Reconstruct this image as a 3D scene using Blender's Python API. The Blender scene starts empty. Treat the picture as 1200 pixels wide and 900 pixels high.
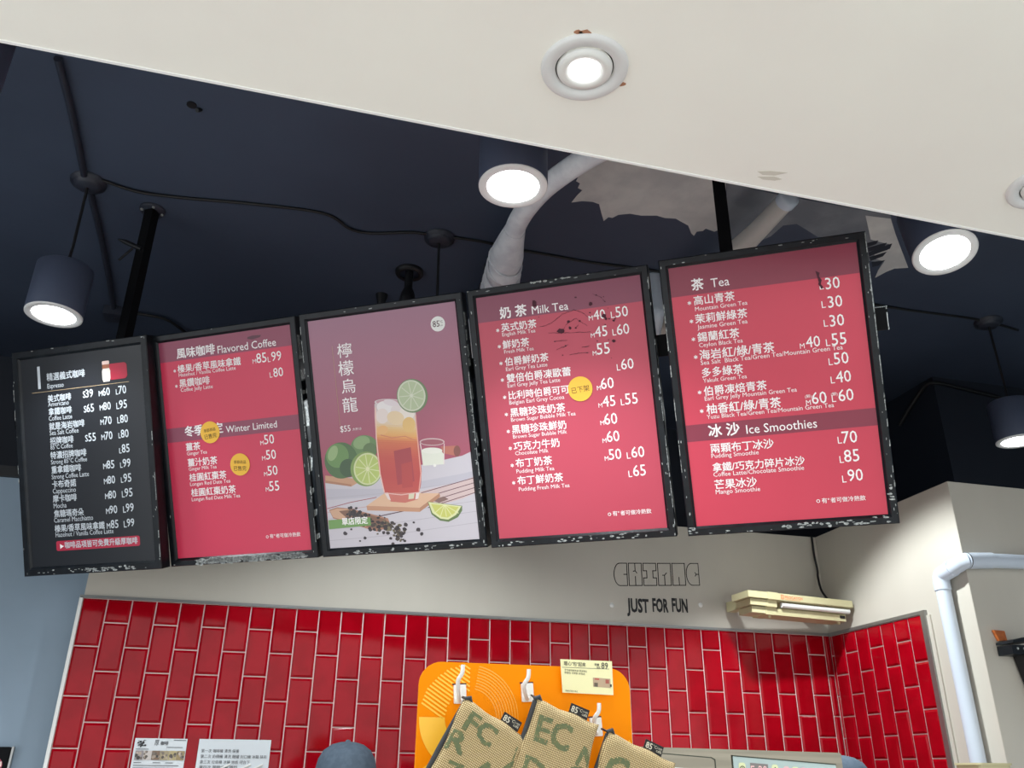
import bpy, bmesh, math, random
from mathutils import Vector, Matrix
R = math.radians
random.seed(11)
SC = bpy.context.scene
COL = SC.collection

# ------------------------------------------------------------------ camera, world, exposure
cam = bpy.data.objects.new('camera', bpy.data.cameras.new('camera'))
COL.objects.link(cam)
cam.data.sensor_width = 36
cam.data.lens = 30.0
cam.data.clip_start = 0.05
_r, _u, _f = (0.9673, -0.2534, 0.0082), (-0.1123, -0.3995, 0.9098), (0.2272, 0.8810, 0.4149)
cam.matrix_world = Matrix(((_r[0], _u[0], -_f[0], 0), (_r[1], _u[1], -_f[1], 0), (_r[2], _u[2], -_f[2], 1.5), (0, 0, 0, 1)))
SC.camera = cam
SC.view_settings.view_transform = 'Standard'
SC.view_settings.look = 'None'
SC.view_settings.exposure = 0.0
SC.view_settings.gamma = 1.0
SC.view_settings.use_curve_mapping = False
WORLD_STRENGTH = 1.85
PENDANT_WATTS = 105
DOWNLIGHT_WATTS = 14
w = bpy.data.worlds.new('concourse daylight')
SC.world = w
w.use_nodes = True
_bg = w.node_tree.nodes['Background']
_bg.inputs[0].default_value = (0.93, 0.97, 1.0, 1)
_bg.inputs[1].default_value = WORLD_STRENGTH

# ------------------------------------------------------------------ materials
def lin(c):
    o = []
    for v in c:
        v = v / 255
        o.append(v / 12.92 if v <= 0.04045 else ((v + 0.055) / 1.055) ** 2.4)
    return (o[0], o[1], o[2], 1)
def mat(name, c, rough=0.5, metal=0.0, c2=None, scale=6.0, lo=0.4, hi=0.6, bump=0.0, bscale=40.0, stretch=None, coat=0.0, spec=0.5, detail=4):
    m = bpy.data.materials.new(name); m.use_nodes = True
    nt = m.node_tree; b = nt.nodes['Principled BSDF']
    b.inputs['Base Color'].default_value = lin(c)
    b.inputs['Roughness'].default_value = rough
    b.inputs['Metallic'].default_value = metal
    b.inputs['Coat Weight'].default_value = coat
    b.inputs['Specular IOR Level'].default_value = spec
    if c2 or bump:
        tc = nt.nodes.new('ShaderNodeTexCoord')
        src = tc.outputs['Object']
        if stretch:
            mp = nt.nodes.new('ShaderNodeMapping'); mp.inputs['Scale'].default_value = stretch
            nt.links.new(src, mp.inputs['Vector']); src = mp.outputs['Vector']
    if c2:
        n = nt.nodes.new('ShaderNodeTexNoise'); n.inputs['Scale'].default_value = scale; n.inputs['Detail'].default_value = detail
        r = nt.nodes.new('ShaderNodeValToRGB')
        r.color_ramp.elements[0].position = lo; r.color_ramp.elements[0].color = lin(c)
        r.color_ramp.elements[1].position = hi; r.color_ramp.elements[1].color = lin(c2)
        nt.links.new(src, n.inputs['Vector']); nt.links.new(n.outputs['Fac'], r.inputs['Fac']); nt.links.new(r.outputs['Color'], b.inputs['Base Color'])
    if bump:
        n2 = nt.nodes.new('ShaderNodeTexNoise'); n2.inputs['Scale'].default_value = bscale; n2.inputs['Detail'].default_value = 3
        bp = nt.nodes.new('ShaderNodeBump'); bp.inputs['Strength'].default_value = bump; bp.inputs['Distance'].default_value = 0.01
        nt.links.new(src, n2.inputs['Vector']); nt.links.new(n2.outputs['Fac'], bp.inputs['Height']); nt.links.new(bp.outputs['Normal'], b.inputs['Normal'])
    return m
def emit(name, c, s):
    m = bpy.data.materials.new(name); m.use_nodes = True
    b = m.node_tree.nodes['Principled BSDF']
    b.inputs['Base Color'].default_value = (0.8, 0.8, 0.8, 1)
    b.inputs['Emission Color'].default_value = lin(c); b.inputs['Emission Strength'].default_value = s
    return m
def print_mat(name, rough=0.35):
    m = bpy.data.materials.new(name); m.use_nodes = True
    nt = m.node_tree; b = nt.nodes['Principled BSDF']; b.inputs['Roughness'].default_value = rough
    a = nt.nodes.new('ShaderNodeVertexColor'); a.layer_name = 'ink'
    nt.links.new(a.outputs['Color'], b.inputs['Base Color'])
    return m
M = {
 'soffit': mat('cream soffit paint', (242, 240, 231), .7, c2=(238, 234, 226), scale=1.6, lo=.35, hi=.7, bump=.06, bscale=14),
 'bead': mat('white edge bead', (240, 240, 238), .5),
 'ceil': mat('dark slate ceiling paint', (61, 71, 90), .6, c2=(54, 63, 81), scale=1.1, bump=.08, bscale=30),
 'darkwall': mat('black wall paint', (30, 36, 48), .6),
 'raw': mat('unpainted concrete', (206, 204, 200), .8, c2=(184, 183, 182), scale=5, bump=.15, bscale=60),
 'raw2': mat('thin grey wash paint', (120, 124, 130), .75, c2=(106, 110, 118), scale=7, bump=.1, bscale=50),
 'cream': mat('cream wall panel', (196, 190, 178), .42, c2=(184, 178, 166), scale=2.2, lo=.3, hi=.75, stretch=(1, 1, .35)),
 'greywall': mat('blue grey wall paint', (134, 152, 168), .6, c2=(127, 145, 160), scale=1.5),
 'tile': mat('glossy red wall tile', (158, 4, 22), .08, c2=(146, 3, 18), scale=9, spec=.22),
 'grout': mat('pinkish white grout', (232, 206, 202), .85),
 'alu': mat('brushed aluminium trim', (150, 150, 148), .32, metal=.8),
 'whitetrim': mat('white plastic trim', (226, 226, 222), .4),
 'floor': mat('pale stone floor', (212, 211, 206), .4, c2=(204, 202, 198), scale=2),
 'frame': mat('black enamel frame', (15, 18, 22), .34, spec=.3, c2=(21, 25, 30), scale=30, bump=.05, bscale=90),
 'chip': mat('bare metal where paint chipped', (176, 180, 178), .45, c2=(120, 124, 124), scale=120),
 'redprint': None,
 'greyprint': mat('light grey print', (196, 202, 208), .45),
 'white': mat('white print', (246, 240, 240), .45),
 'yellow': mat('yellow sticker', (240, 186, 62), .5),
 'brown': mat('dark brown print', (84, 58, 24), .6),
 'peel': mat('exposed dark backing', (74, 30, 44), .8),
 'black': mat('black matt metal', (14, 15, 19), .5),
 'hanger': mat('dull black hanger paint', (7, 8, 11), .7, spec=.15),
 'cable': mat('black cable', (14, 15, 18), .55),
 'painted': mat('conduit painted slate', (38, 42, 54), .5),
 'lampbody': mat('dark grey lamp housing', (72, 80, 100), .5),
 'lampring': mat('light grey lamp ring', (216, 216, 215), .4),
 'led': emit('lit lamp face', (250, 253, 255), 9.0),
 'wrap': mat('white pipe wrap', (228, 230, 234), .8, c2=(212, 214, 220), scale=16, bump=.4, bscale=24),
 'pvc': mat('white pvc pipe', (194, 203, 214), .35),
 'greypipe': mat('grey pipe', (190, 188, 182), .55),
 'beige': mat('aged beige plastic', (196, 188, 148), .45, c2=(188, 180, 140), scale=8),
 'orange': mat('orange display board', (250, 144, 0), .5, spec=.08),
 'orange2': mat('light orange print', (255, 168, 34), .4),
 'gold': mat('golden yellow print', (255, 196, 52), .4),
 'steel': mat('stainless steel', (150, 143, 127), .34, metal=.85, c2=(136, 130, 115), scale=2, stretch=(1, 1, 30)),
 'panelblue': mat('pale blue grey control film', (172, 192, 190), .35),
 'led7': mat('dim display window', (126, 120, 118), .3),
 'ledink': mat('pink display digits', (246, 200, 196), .4),
 'btn': mat('pale yellow key', (220, 226, 178), .4),
 'btnp': mat('pale pink key', (222, 188, 186), .4),
 'dark': mat('dark olive print', (60, 66, 54), .6),
 'ink': mat('dark grey ink', (54, 54, 58), .7),
 'card': mat('pale yellow card', (240, 236, 184), .6),
 'paper': mat('white paper', (214, 220, 224), .5),
 'brownlight': mat('tan print', (186, 160, 124), .6),
 'redink': mat('red print', (190, 60, 48), .6),
 'rust': mat('orange tag', (190, 104, 44), .55, c2=(168, 88, 40), scale=40),
 'zip': mat('charcoal zip tape', (52, 54, 56), .8),
 'tag': mat('black woven label', (26, 24, 24), .7),
 'tagink': mat('silver thread', (206, 200, 180), .6),
 'green': mat('faded green stencil ink', (96, 106, 76), .9, c2=(106, 112, 76), scale=150),
 'cap': mat('blue grey cap cotton', (74, 88, 102), .85, c2=(66, 80, 94), scale=60, bump=.15, bscale=400),
 'hair': mat('black hair', (18, 16, 16), .6),
 'skin': mat('skin', (206, 160, 132), .55),
 'shirt': mat('black shirt', (34, 34, 38), .85),
 'trouser': mat('dark grey trousers', (54, 56, 62), .85),
 'lip': mat('lips', (168, 96, 88), .5),
 'label': mat('white label stock', (232, 232, 228), .5),
}
M['print'] = print_mat('printed menu film', .33)
def burlap():
    m = bpy.data.materials.new('burlap weave'); m.use_nodes = True
    nt = m.node_tree; b = nt.nodes['Principled BSDF']; b.inputs['Roughness'].default_value = .95
    tc = nt.nodes.new('ShaderNodeTexCoord')
    mp = nt.nodes.new('ShaderNodeMapping')
    nt.links.new(tc.outputs['Object'], mp.inputs['Vector'])
    w1 = nt.nodes.new('ShaderNodeTexWave'); w1.bands_direction = 'X'; w1.inputs['Scale'].default_value = 95; w1.inputs['Distortion'].default_value = .5
    w2 = nt.nodes.new('ShaderNodeTexWave'); w2.bands_direction = 'Z'; w2.inputs['Scale'].default_value = 84; w2.inputs['Distortion'].default_value = .5
    for q in (w1, w2): nt.links.new(mp.outputs['Vector'], q.inputs['Vector'])
    mx = nt.nodes.new('ShaderNodeMath'); mx.operation = 'MULTIPLY'
    nt.links.new(w1.outputs['Fac'], mx.inputs[0]); nt.links.new(w2.outputs['Fac'], mx.inputs[1])
    r = nt.nodes.new('ShaderNodeValToRGB')
    r.color_ramp.elements[0].position = .02; r.color_ramp.elements[0].color = lin((128, 106, 68))
    r.color_ramp.elements[1].position = .5; r.color_ramp.elements[1].color = lin((228, 206, 158))
    nt.links.new(mx.outputs[0], r.inputs['Fac']); nt.links.new(r.outputs['Color'], b.inputs['Base Color'])
    bp = nt.nodes.new('ShaderNodeBump'); bp.inputs['Strength'].default_value = .6; bp.inputs['Distance'].default_value = .002
    nt.links.new(mx.outputs[0], bp.inputs['Height']); nt.links.new(bp.outputs['Normal'], b.inputs['Normal'])
    return m
M['burlap'] = burlap()

# ------------------------------------------------------------------ mesh helpers
class MB:
    """Collects faces and links them as ONE mesh object."""
    def __init__(s): s.v = []; s.f = []; s.mi = []; s.c = []; s.sm = []
    def add(s, verts, faces, mi=0, col=None, smooth=False, xf=None):
        o = len(s.v)
        s.v += [tuple(xf @ Vector(p)) for p in verts] if xf else [tuple(p) for p in verts]
        for f in faces:
            s.f.append([i + o for i in f]); s.mi.append(mi); s.c.append(col); s.sm.append(smooth)
    def box(s, x0, x1, y0, y1, z0, z1, mi=0, xf=None):
        s.add([(x0,y0,z0),(x1,y0,z0),(x1,y1,z0),(x0,y1,z0),(x0,y0,z1),(x1,y0,z1),(x1,y1,z1),(x0,y1,z1)],
              [(0,3,2,1),(4,5,6,7),(0,1,5,4),(1,2,6,5),(2,3,7,6),(3,0,4,7)], mi, None, False, xf)
    def prism(s, pts, z0, z1, mi=0, xf=None):
        n = len(pts)
        s.add([(x, y, z0) for x, y in pts] + [(x, y, z1) for x, y in pts],
              [tuple(range(n))[::-1], tuple(range(n, 2*n))] + [(i, (i+1) % n, n+(i+1) % n, n+i) for i in range(n)], mi, None, False, xf)
    def lathe(s, prof, n=32, mi=0, xf=None, smooth=True, cap0=False, cap1=False):
        v = []; f = []
        for r, z in prof:
            for k in range(n):
                a = 2*math.pi*k/n; v.append((r*math.cos(a), r*math.sin(a), z))
        for i in range(len(prof)-1):
            for k in range(n):
                f.append((i*n+k, i*n+(k+1) % n, (i+1)*n+(k+1) % n, (i+1)*n+k))
        if cap0: f.append(tuple(range(n))[::-1])
        if cap1: f.append(tuple(range((len(prof)-1)*n, len(prof)*n)))
        s.add(v, f, mi, None, smooth, xf)
    def tube(s, pts, rad, n=10, mi=0, cap=True):
        pts = [Vector(p) for p in pts]; m = len(pts)
        rs = rad if isinstance(rad, (list, tuple)) else [rad]*m
        v = []; f = []; up = None
        for i, p in enumerate(pts):
            d = (pts[min(i+1, m-1)] - pts[max(i-1, 0)]).normalized()
            if up is None:
                up = Vector((0,0,1)) if abs(d.z) < .9 else Vector((1,0,0))
            a = d.cross(up).normalized(); b = a.cross(d).normalized(); up = b
            for k in range(n):
                t = 2*math.pi*k/n; v.append(p + (a*math.cos(t) + b*math.sin(t))*rs[i])
        for i in range(m-1):
            for k in range(n):
                f.append((i*n+k, i*n+(k+1) % n, (i+1)*n+(k+1) % n, (i+1)*n+k))
        s.add(v, f, mi, None, True)
        if cap: s.add(v[:n] + v[-n:], [tuple(range(n))[::-1], tuple(range(n, 2*n))], mi)
    def flat(s, pts, y, mi=0, col=None):
        """polygon of (x, z) points in the plane y, facing -y"""
        n = len(pts)
        area = sum(pts[i][0]*pts[(i+1) % n][1] - pts[(i+1) % n][0]*pts[i][1] for i in range(n))
        q = pts if area > 0 else pts[::-1]
        s.add([(x, y, z) for x, z in q], [tuple(range(n))], mi, col)
    def build(s, name, mats, parent=None, loc=None, xf=None):
        me = bpy.data.meshes.new(name)
        me.from_pydata(s.v, [], s.f)
        for m in (mats if isinstance(mats, (list, tuple)) else [mats]): me.materials.append(M[m] if isinstance(m, str) else m)
        me.polygons.foreach_set('material_index', s.mi)
        me.polygons.foreach_set('use_smooth', s.sm)
        if any(c is not None for c in s.c):
            at = me.color_attributes.new('ink', 'FLOAT_COLOR', 'CORNER')
            for p, c in zip(me.polygons, s.c):
                for j, li in enumerate(p.loop_indices):
                    at.data[li].color = (c[j] if isinstance(c, list) else c) if c is not None else (1, 1, 1, 1)
        me.update()
        o = bpy.data.objects.new(name, me); COL.objects.link(o)
        if parent: o.parent = parent
        if loc: o.location = loc
        if xf: o.matrix_world = xf
        return o
def tag(o, label=None, cat=None, group=None, kind=None):
    if label: o['label'] = label
    if cat: o['category'] = cat
    if group: o['group'] = group
    if kind: o['kind'] = kind
    return o
def empty(name, loc=(0,0,0), label=None, cat=None, group=None, xf=None):
    o = bpy.data.objects.new(name, None); COL.objects.link(o)
    o.empty_display_size = .05
    if xf: o.matrix_world = xf
    else: o.location = loc
    return tag(o, label, cat, group)
def struct(mb, name, mats): return tag(mb.build(name, mats), kind='structure')
def arc(cx, cy, rx, ry, a0, a1, n):
    return [(cx + rx*math.cos(R(a0+(a1-a0)*i/n)), cy + ry*math.sin(R(a0+(a1-a0)*i/n))) for i in range(n+1)]
def rrect(x0, x1, z0, z1, r, n=6):
    return arc(x1-r, z0+r, r, r, -90, 0, n) + arc(x1-r, z1-r, r, r, 0, 90, n) + arc(x0+r, z1-r, r, r, 90, 180, n) + arc(x0+r, z0+r, r, r, 180, 270, n)

# text: outlines of the built-in font, measured once per string and scaled to the width wanted
_tc = bpy.data.curves.new('glyphs', 'FONT'); _to = bpy.data.objects.new('glyphs', _tc); COL.objects.link(_to)
_cache = {}
def glyphs(s, bold=0.0):
    k = (s, bold)
    if k not in _cache:
        _tc.body = s; _tc.size = 1; _tc.offset = bold; _tc.resolution_u = 2
        bpy.context.view_layer.update()
        ev = _to.evaluated_get(bpy.context.evaluated_depsgraph_get()); me = ev.to_mesh()
        _cache[k] = ([(v.co.x, v.co.y) for v in me.vertices], [tuple(p.vertices) for p in me.polygons])
        ev.to_mesh_clear()
    return _cache[k]
def text(mb, s, x, z, width, y, bold=0.0, ky=1.0, mi=0, shear=0.0, height=None):
    """write s with its left baseline at (x, z) in the plane y, facing -y; bold thickens the strokes by that many ems"""
    vs, fs = glyphs(s)
    if not vs: return 0
    x0 = min(v[0] for v in vs); x1 = max(v[0] for v in vs)
    k = width/(x1-x0)
    kz = (height/max(v[1] for v in vs)) if height else k*ky
    d = bold*.5
    for n, (dx, dz) in enumerate([(0, 0)] if not bold else [(d, d), (-d, d), (d, -d), (-d, -d)]):
        mb.add([(x + (vx-x0+dx)*k, y - n*2e-5, z + (vz+dz)*kz) for vx, vz in vs], fs, mi)
    return k

# ------------------------------------------------------------------ structure
E0 = 1.5                      # eye height; the ceiling is 3.67 m up
CZ = E0 + 2.20
WV, WU, WTOP = 4.2, 2.877, E0 + 1.237
b = MB(); b.box(-3.4, 6, -7, 5.2, -.1, 0); struct(b, 'floor', 'floor')
b = MB(); b.box(-3.4, 6, 1.4, 5.2, CZ, CZ+.1)
ceiling = struct(b, 'ceiling', 'ceil')
# cream soffit of the shop front: lower than the dark ceiling behind it
SZ = E0 + 1.35
se = lambda u: 1.5277 + .01414*u
b = MB(); b.prism([(-3.4, -.9), (6, -.9), (6, se(6)), (-3.4, se(-3.4))], SZ, CZ+.1); soffit = struct(b, 'ceiling_soffit', 'soffit')
b = MB(); b.prism([(-3.4, se(-3.4)-.004), (6, se(6)-.004), (6, se(6)+.003), (-3.4, se(-3.4)+.003)], SZ-.002, SZ+.05); struct(b, 'trim_1', 'bead')
b = MB()
for u, v, sc in ((.452, 1.188, .010), (.436, 1.190, .007), (.572, 1.298, .007), (.563, 1.302, .005), (.518, 1.195, .004)):
    b.prism([(u+sc*(.7+.6*random.random())*math.cos(k*.785)*1.4, v+sc*(.6+.5*random.random())*math.sin(k*.785)) for k in range(8)][::-1], SZ-.0008, SZ+.002)
ch = b.build('paint_chip', mat('bare brown board under the paint', (168, 118, 90), .8), soffit)
b = MB()
for pts in ([(1.0, 1.485), (1.03, 1.475), (1.075, 1.470), (1.05, 1.488), (1.02, 1.494)], [(1.01, 1.503), (1.05, 1.492), (1.075, 1.496), (1.06, 1.506), (1.03, 1.510)]):
    b.prism(pts[::-1], SZ-.0006, SZ+.002)
b.build('paint_chip', mat('scuffed filler patch', (206, 200, 188), .8), soffit)
# dark concrete room behind the cream partitions
b = MB(); b.box(-3.4, 3.7, 5.1, 5.2, 0, CZ); dark_back = struct(b, 'wall_far', 'darkwall')
b = MB(); b.box(3.62, 6, 3.88, 5.1, 0, CZ); struct(b, 'wall_far_right', 'darkwall')
b = MB(); b.box(-3.5, -3.4, 2.4, 5.2, 0, CZ+.1); struct(b, 'wall_left', 'greywall')
b = MB(); b.box(4.6, 4.7, -.9, 5.2, 0, CZ+.1); struct(b, 'wall_right_blocker', 'greywall')  # unseen end wall, brought in and forward to block front-right light
b = MB(); b.box(-3.4, -.872, 4.28, 4.4, 0, WTOP); struct(b, 'wall_grey', 'greywall')
b = MB(); b.box(-3.4, -.872, 4.26, 4.4, WTOP, WTOP+.05); struct(b, 'trim_2', 'black')
# back wall, side wall and the wall that turns right: cream panel
b = MB(); b.box(-.872, WU+.1, WV, WV+.2, 0, WTOP); struct(b, 'wall_back', 'cream')
b = MB(); b.box(WU, WU+.12, 3.13, WV, 0, WTOP); struct(b, 'wall_side', 'cream')
b = MB(); b.box(WU+.001, 6, 3.128, 3.25, 0, WTOP); struct(b, 'wall_right', 'cream')
b = MB(); b.box(-.872, 3.62, 4.4, 5.1, WTOP-.05, WTOP); b.box(WU+.12, 6, 3.25, 4.4, WTOP-.05, WTOP); b.box(-3.4, -.872, 4.4, 5.1, WTOP-.05, WTOP); struct(b, 'ceiling_void_deck', 'darkwall')

# bevelled tiles, 10 x 20 cm on end, half-bond
PU, PZ, TT = .1029, .2045, E0 + .692
def tile(mb, a, bz, c, d, frame):
    """raised bevelled tile from (a, bz) to (c, d) along the wall; frame maps (along, out, z)"""
    if c - a < .006 or d - bz < .006: return
    g, bv, hgt = .0027, min(.0095, (c-a)/3, (d-bz)/3), .009
    o = [(a+g, bz+g), (c-g, bz+g), (c-g, d-g), (a+g, d-g)]
    i = [(a+g+bv, bz+g+bv), (c-g-bv, bz+g+bv), (c-g-bv, d-g-bv), (a+g+bv, d-g-bv)]
    tl = [random.uniform(-.0007, .0007) for _ in range(2)]
    v = [frame(x, .0015, z) for x, z in o] + [frame(x, .0035, z) for x, z in o] + [frame(x, hgt + tl[0]*(1 if k in (1, 2) else -1) + tl[1]*(1 if k > 1 else -1), z) for k, (x, z) in enumerate(i)]
    f = [(8, 9, 10, 11)]
    for k in range(4):
        f += [(k, (k+1) % 4, 4+(k+1) % 4, 4+k), (4+k, 4+(k+1) % 4, 8+(k+1) % 4, 8+k)]
    mb.add(v, f)
def tiled(u0, u1, first_full, frame, flip=False):
    mb = MB(); n = 0; x = u0
    while x < u1 - .004:
        x1 = min(x + PU, u1); z = TT; first = True
        while z > .1:
            h = PZ/2 if (first and (n % 2 == (1 if first_full else 0))) else PZ
            tile(mb, x, z-h, x1, z, frame); z -= h; first = False
        x = x1; n += 1
    return mb
b = MB(); b.box(-.872, WU, WV-.004, WV, .05, TT); struct(b, 'wall_back_grout', 'grout')
struct(tiled(-.872, WU-.004, True, lambda a, o, z: (a, WV-.004-o, z)), 'wall_back_tiling', 'tile')
TV = 3.448
b = MB(); b.box(WU-.004, WU, TV, WV-.004, .05, TT-.004); struct(b, 'wall_side_grout', 'grout')
mbt = tiled(0, WV-.012-TV, True, lambda a, o, z: (WU-.004-o, TV+a, z-.004)); 
mbt.f = [f[::-1] for f in mbt.f]; struct(mbt, 'wall_side_tiling', 'tile')
b = MB(); b.box(-.885, WU, WV-.016, WV, TT, TT+.012); struct(b, 'trim_3', 'alu')
b = MB(); b.box(-.886, -.872, WV-.016, WV+.02, .05, TT+.004); struct(b, 'trim_4', 'whitetrim')
b = MB(); b.box(WU-.016, WU, TV-.03, WV-.016, TT-.004, TT+.012); b.box(WU-.018, WU, TV-.03, TV, .05, TT-.004); struct(b, 'trim_5', 'alu')
b = MB(); b.box(WU-.008, WU, TV-.052, TV-.03, .05, TT-.012); struct(b, 'trim_6', 'cream')

# unpainted patches of the ceiling and far wall, with brushed outlines
def jag(pts, amp, per=6):
    o = []
    for i in range(len(pts)):
        (x0, y0), (x1, y1) = pts[i], pts[(i+1) % len(pts)]
        o.append((x0, y0))
        L = math.hypot(x1-x0, y1-y0); n = int(L*per*10)
        for k in range(1, n):
            t = k/n; o.append((x0+(x1-x0)*t + random.uniform(-amp, amp), y0+(y1-y0)*t + random.uniform(-amp, amp)))
    return o
def patch(pts, dz, m, nm='unpainted_patch'):
    b = MB(); b.prism(pts[::-1], CZ-dz, CZ+.001); return b.build(nm, m, ceiling)
patch([(1.543, 2.52), (1.265, 2.502), (1.029, 2.48), (0.985, 2.511), (0.956, 2.577), (0.937, 2.637), (0.951, 2.648), (0.951, 2.669), (0.971, 2.679), (0.972, 2.71), (0.995, 2.719), (0.985, 2.759), (0.978, 2.81), (1.017, 2.789), (1.061, 2.782), (1.094, 2.79), (1.126, 2.849), (1.155, 2.899), (1.165, 2.867), (1.183, 2.868), (1.2, 2.84), (1.245, 2.819), (1.298, 2.819), (1.362, 2.801), (1.401, 2.808), (1.451, 2.8), (1.483, 2.815), (1.525, 2.833), (1.563, 2.883), (1.584, 2.899), (1.581, 2.866), (1.605, 2.853), (1.61, 2.834), (1.657, 2.845), (1.673, 2.823), (1.708, 2.819)], .0016, 'raw')
patch([(1.546, 2.519), (1.778, 2.534), (2.331, 2.535), (2.445, 2.653), (2.678, 2.872), (2.62, 2.895), (2.602, 2.928), (2.588, 2.99), (2.555, 2.927), (2.534, 2.87), (2.463, 2.869), (2.335, 2.715), (2.122, 2.761), (2.054, 2.73), (1.977, 2.697), (1.926, 2.723), (1.917, 2.811), (1.843, 2.946), (1.777, 2.951)], .0012, 'raw2')
patch([(2.228, 2.564), (2.346, 2.555), (2.445, 2.653), (2.678, 2.872), (2.62, 2.895), (2.602, 2.928), (2.584, 2.991), (2.555, 2.927), (2.536, 2.856), (2.464, 2.842), (2.454, 2.811), (2.488, 2.769), (2.472, 2.725), (2.408, 2.72), (2.361, 2.714)], .0020, 'raw')
b = MB()
for st in [[(2.363, 2.745), (2.397, 2.71), (2.407, 2.739), (2.385, 2.771)], [(2.389, 2.776), (2.446, 2.716), (2.456, 2.751), (2.412, 2.803)], [(2.416, 2.808), (2.473, 2.715), (2.491, 2.755), (2.439, 2.835)], [(2.443, 2.841), (2.493, 2.78), (2.5, 2.818), (2.47, 2.867)], [(2.482, 2.878), (2.531, 2.843), (2.53, 2.892), (2.51, 2.911)]]: b.prism(st[::-1], CZ-.0026, CZ+.001)
b.build('brush_stroke', 'darkwall', ceiling)
b = MB(); b.prism([(2.2, 2.56), (2.46, 2.55), (2.50, 2.7), (2.45, 2.83), (2.36, 2.88), (2.3, 2.95), (2.2, 2.95)], 5.0985, 5.101, xf=Matrix(((1,0,0,0),(0,0,1,0),(0,1,0,E0),(0,0,0,1)))); b.build('unpainted_patch', 'raw', dark_back)
b = MB(); b.tube([(-.535, 2.62, CZ-.004), (-.535, 2.62, CZ+.002)], .018, 12); b.tube([(-.515, 2.63, CZ-.014), (-.505, 2.64, CZ+.002)], .008, 8); b.build('anchor_hole', 'black', ceiling)

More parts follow.
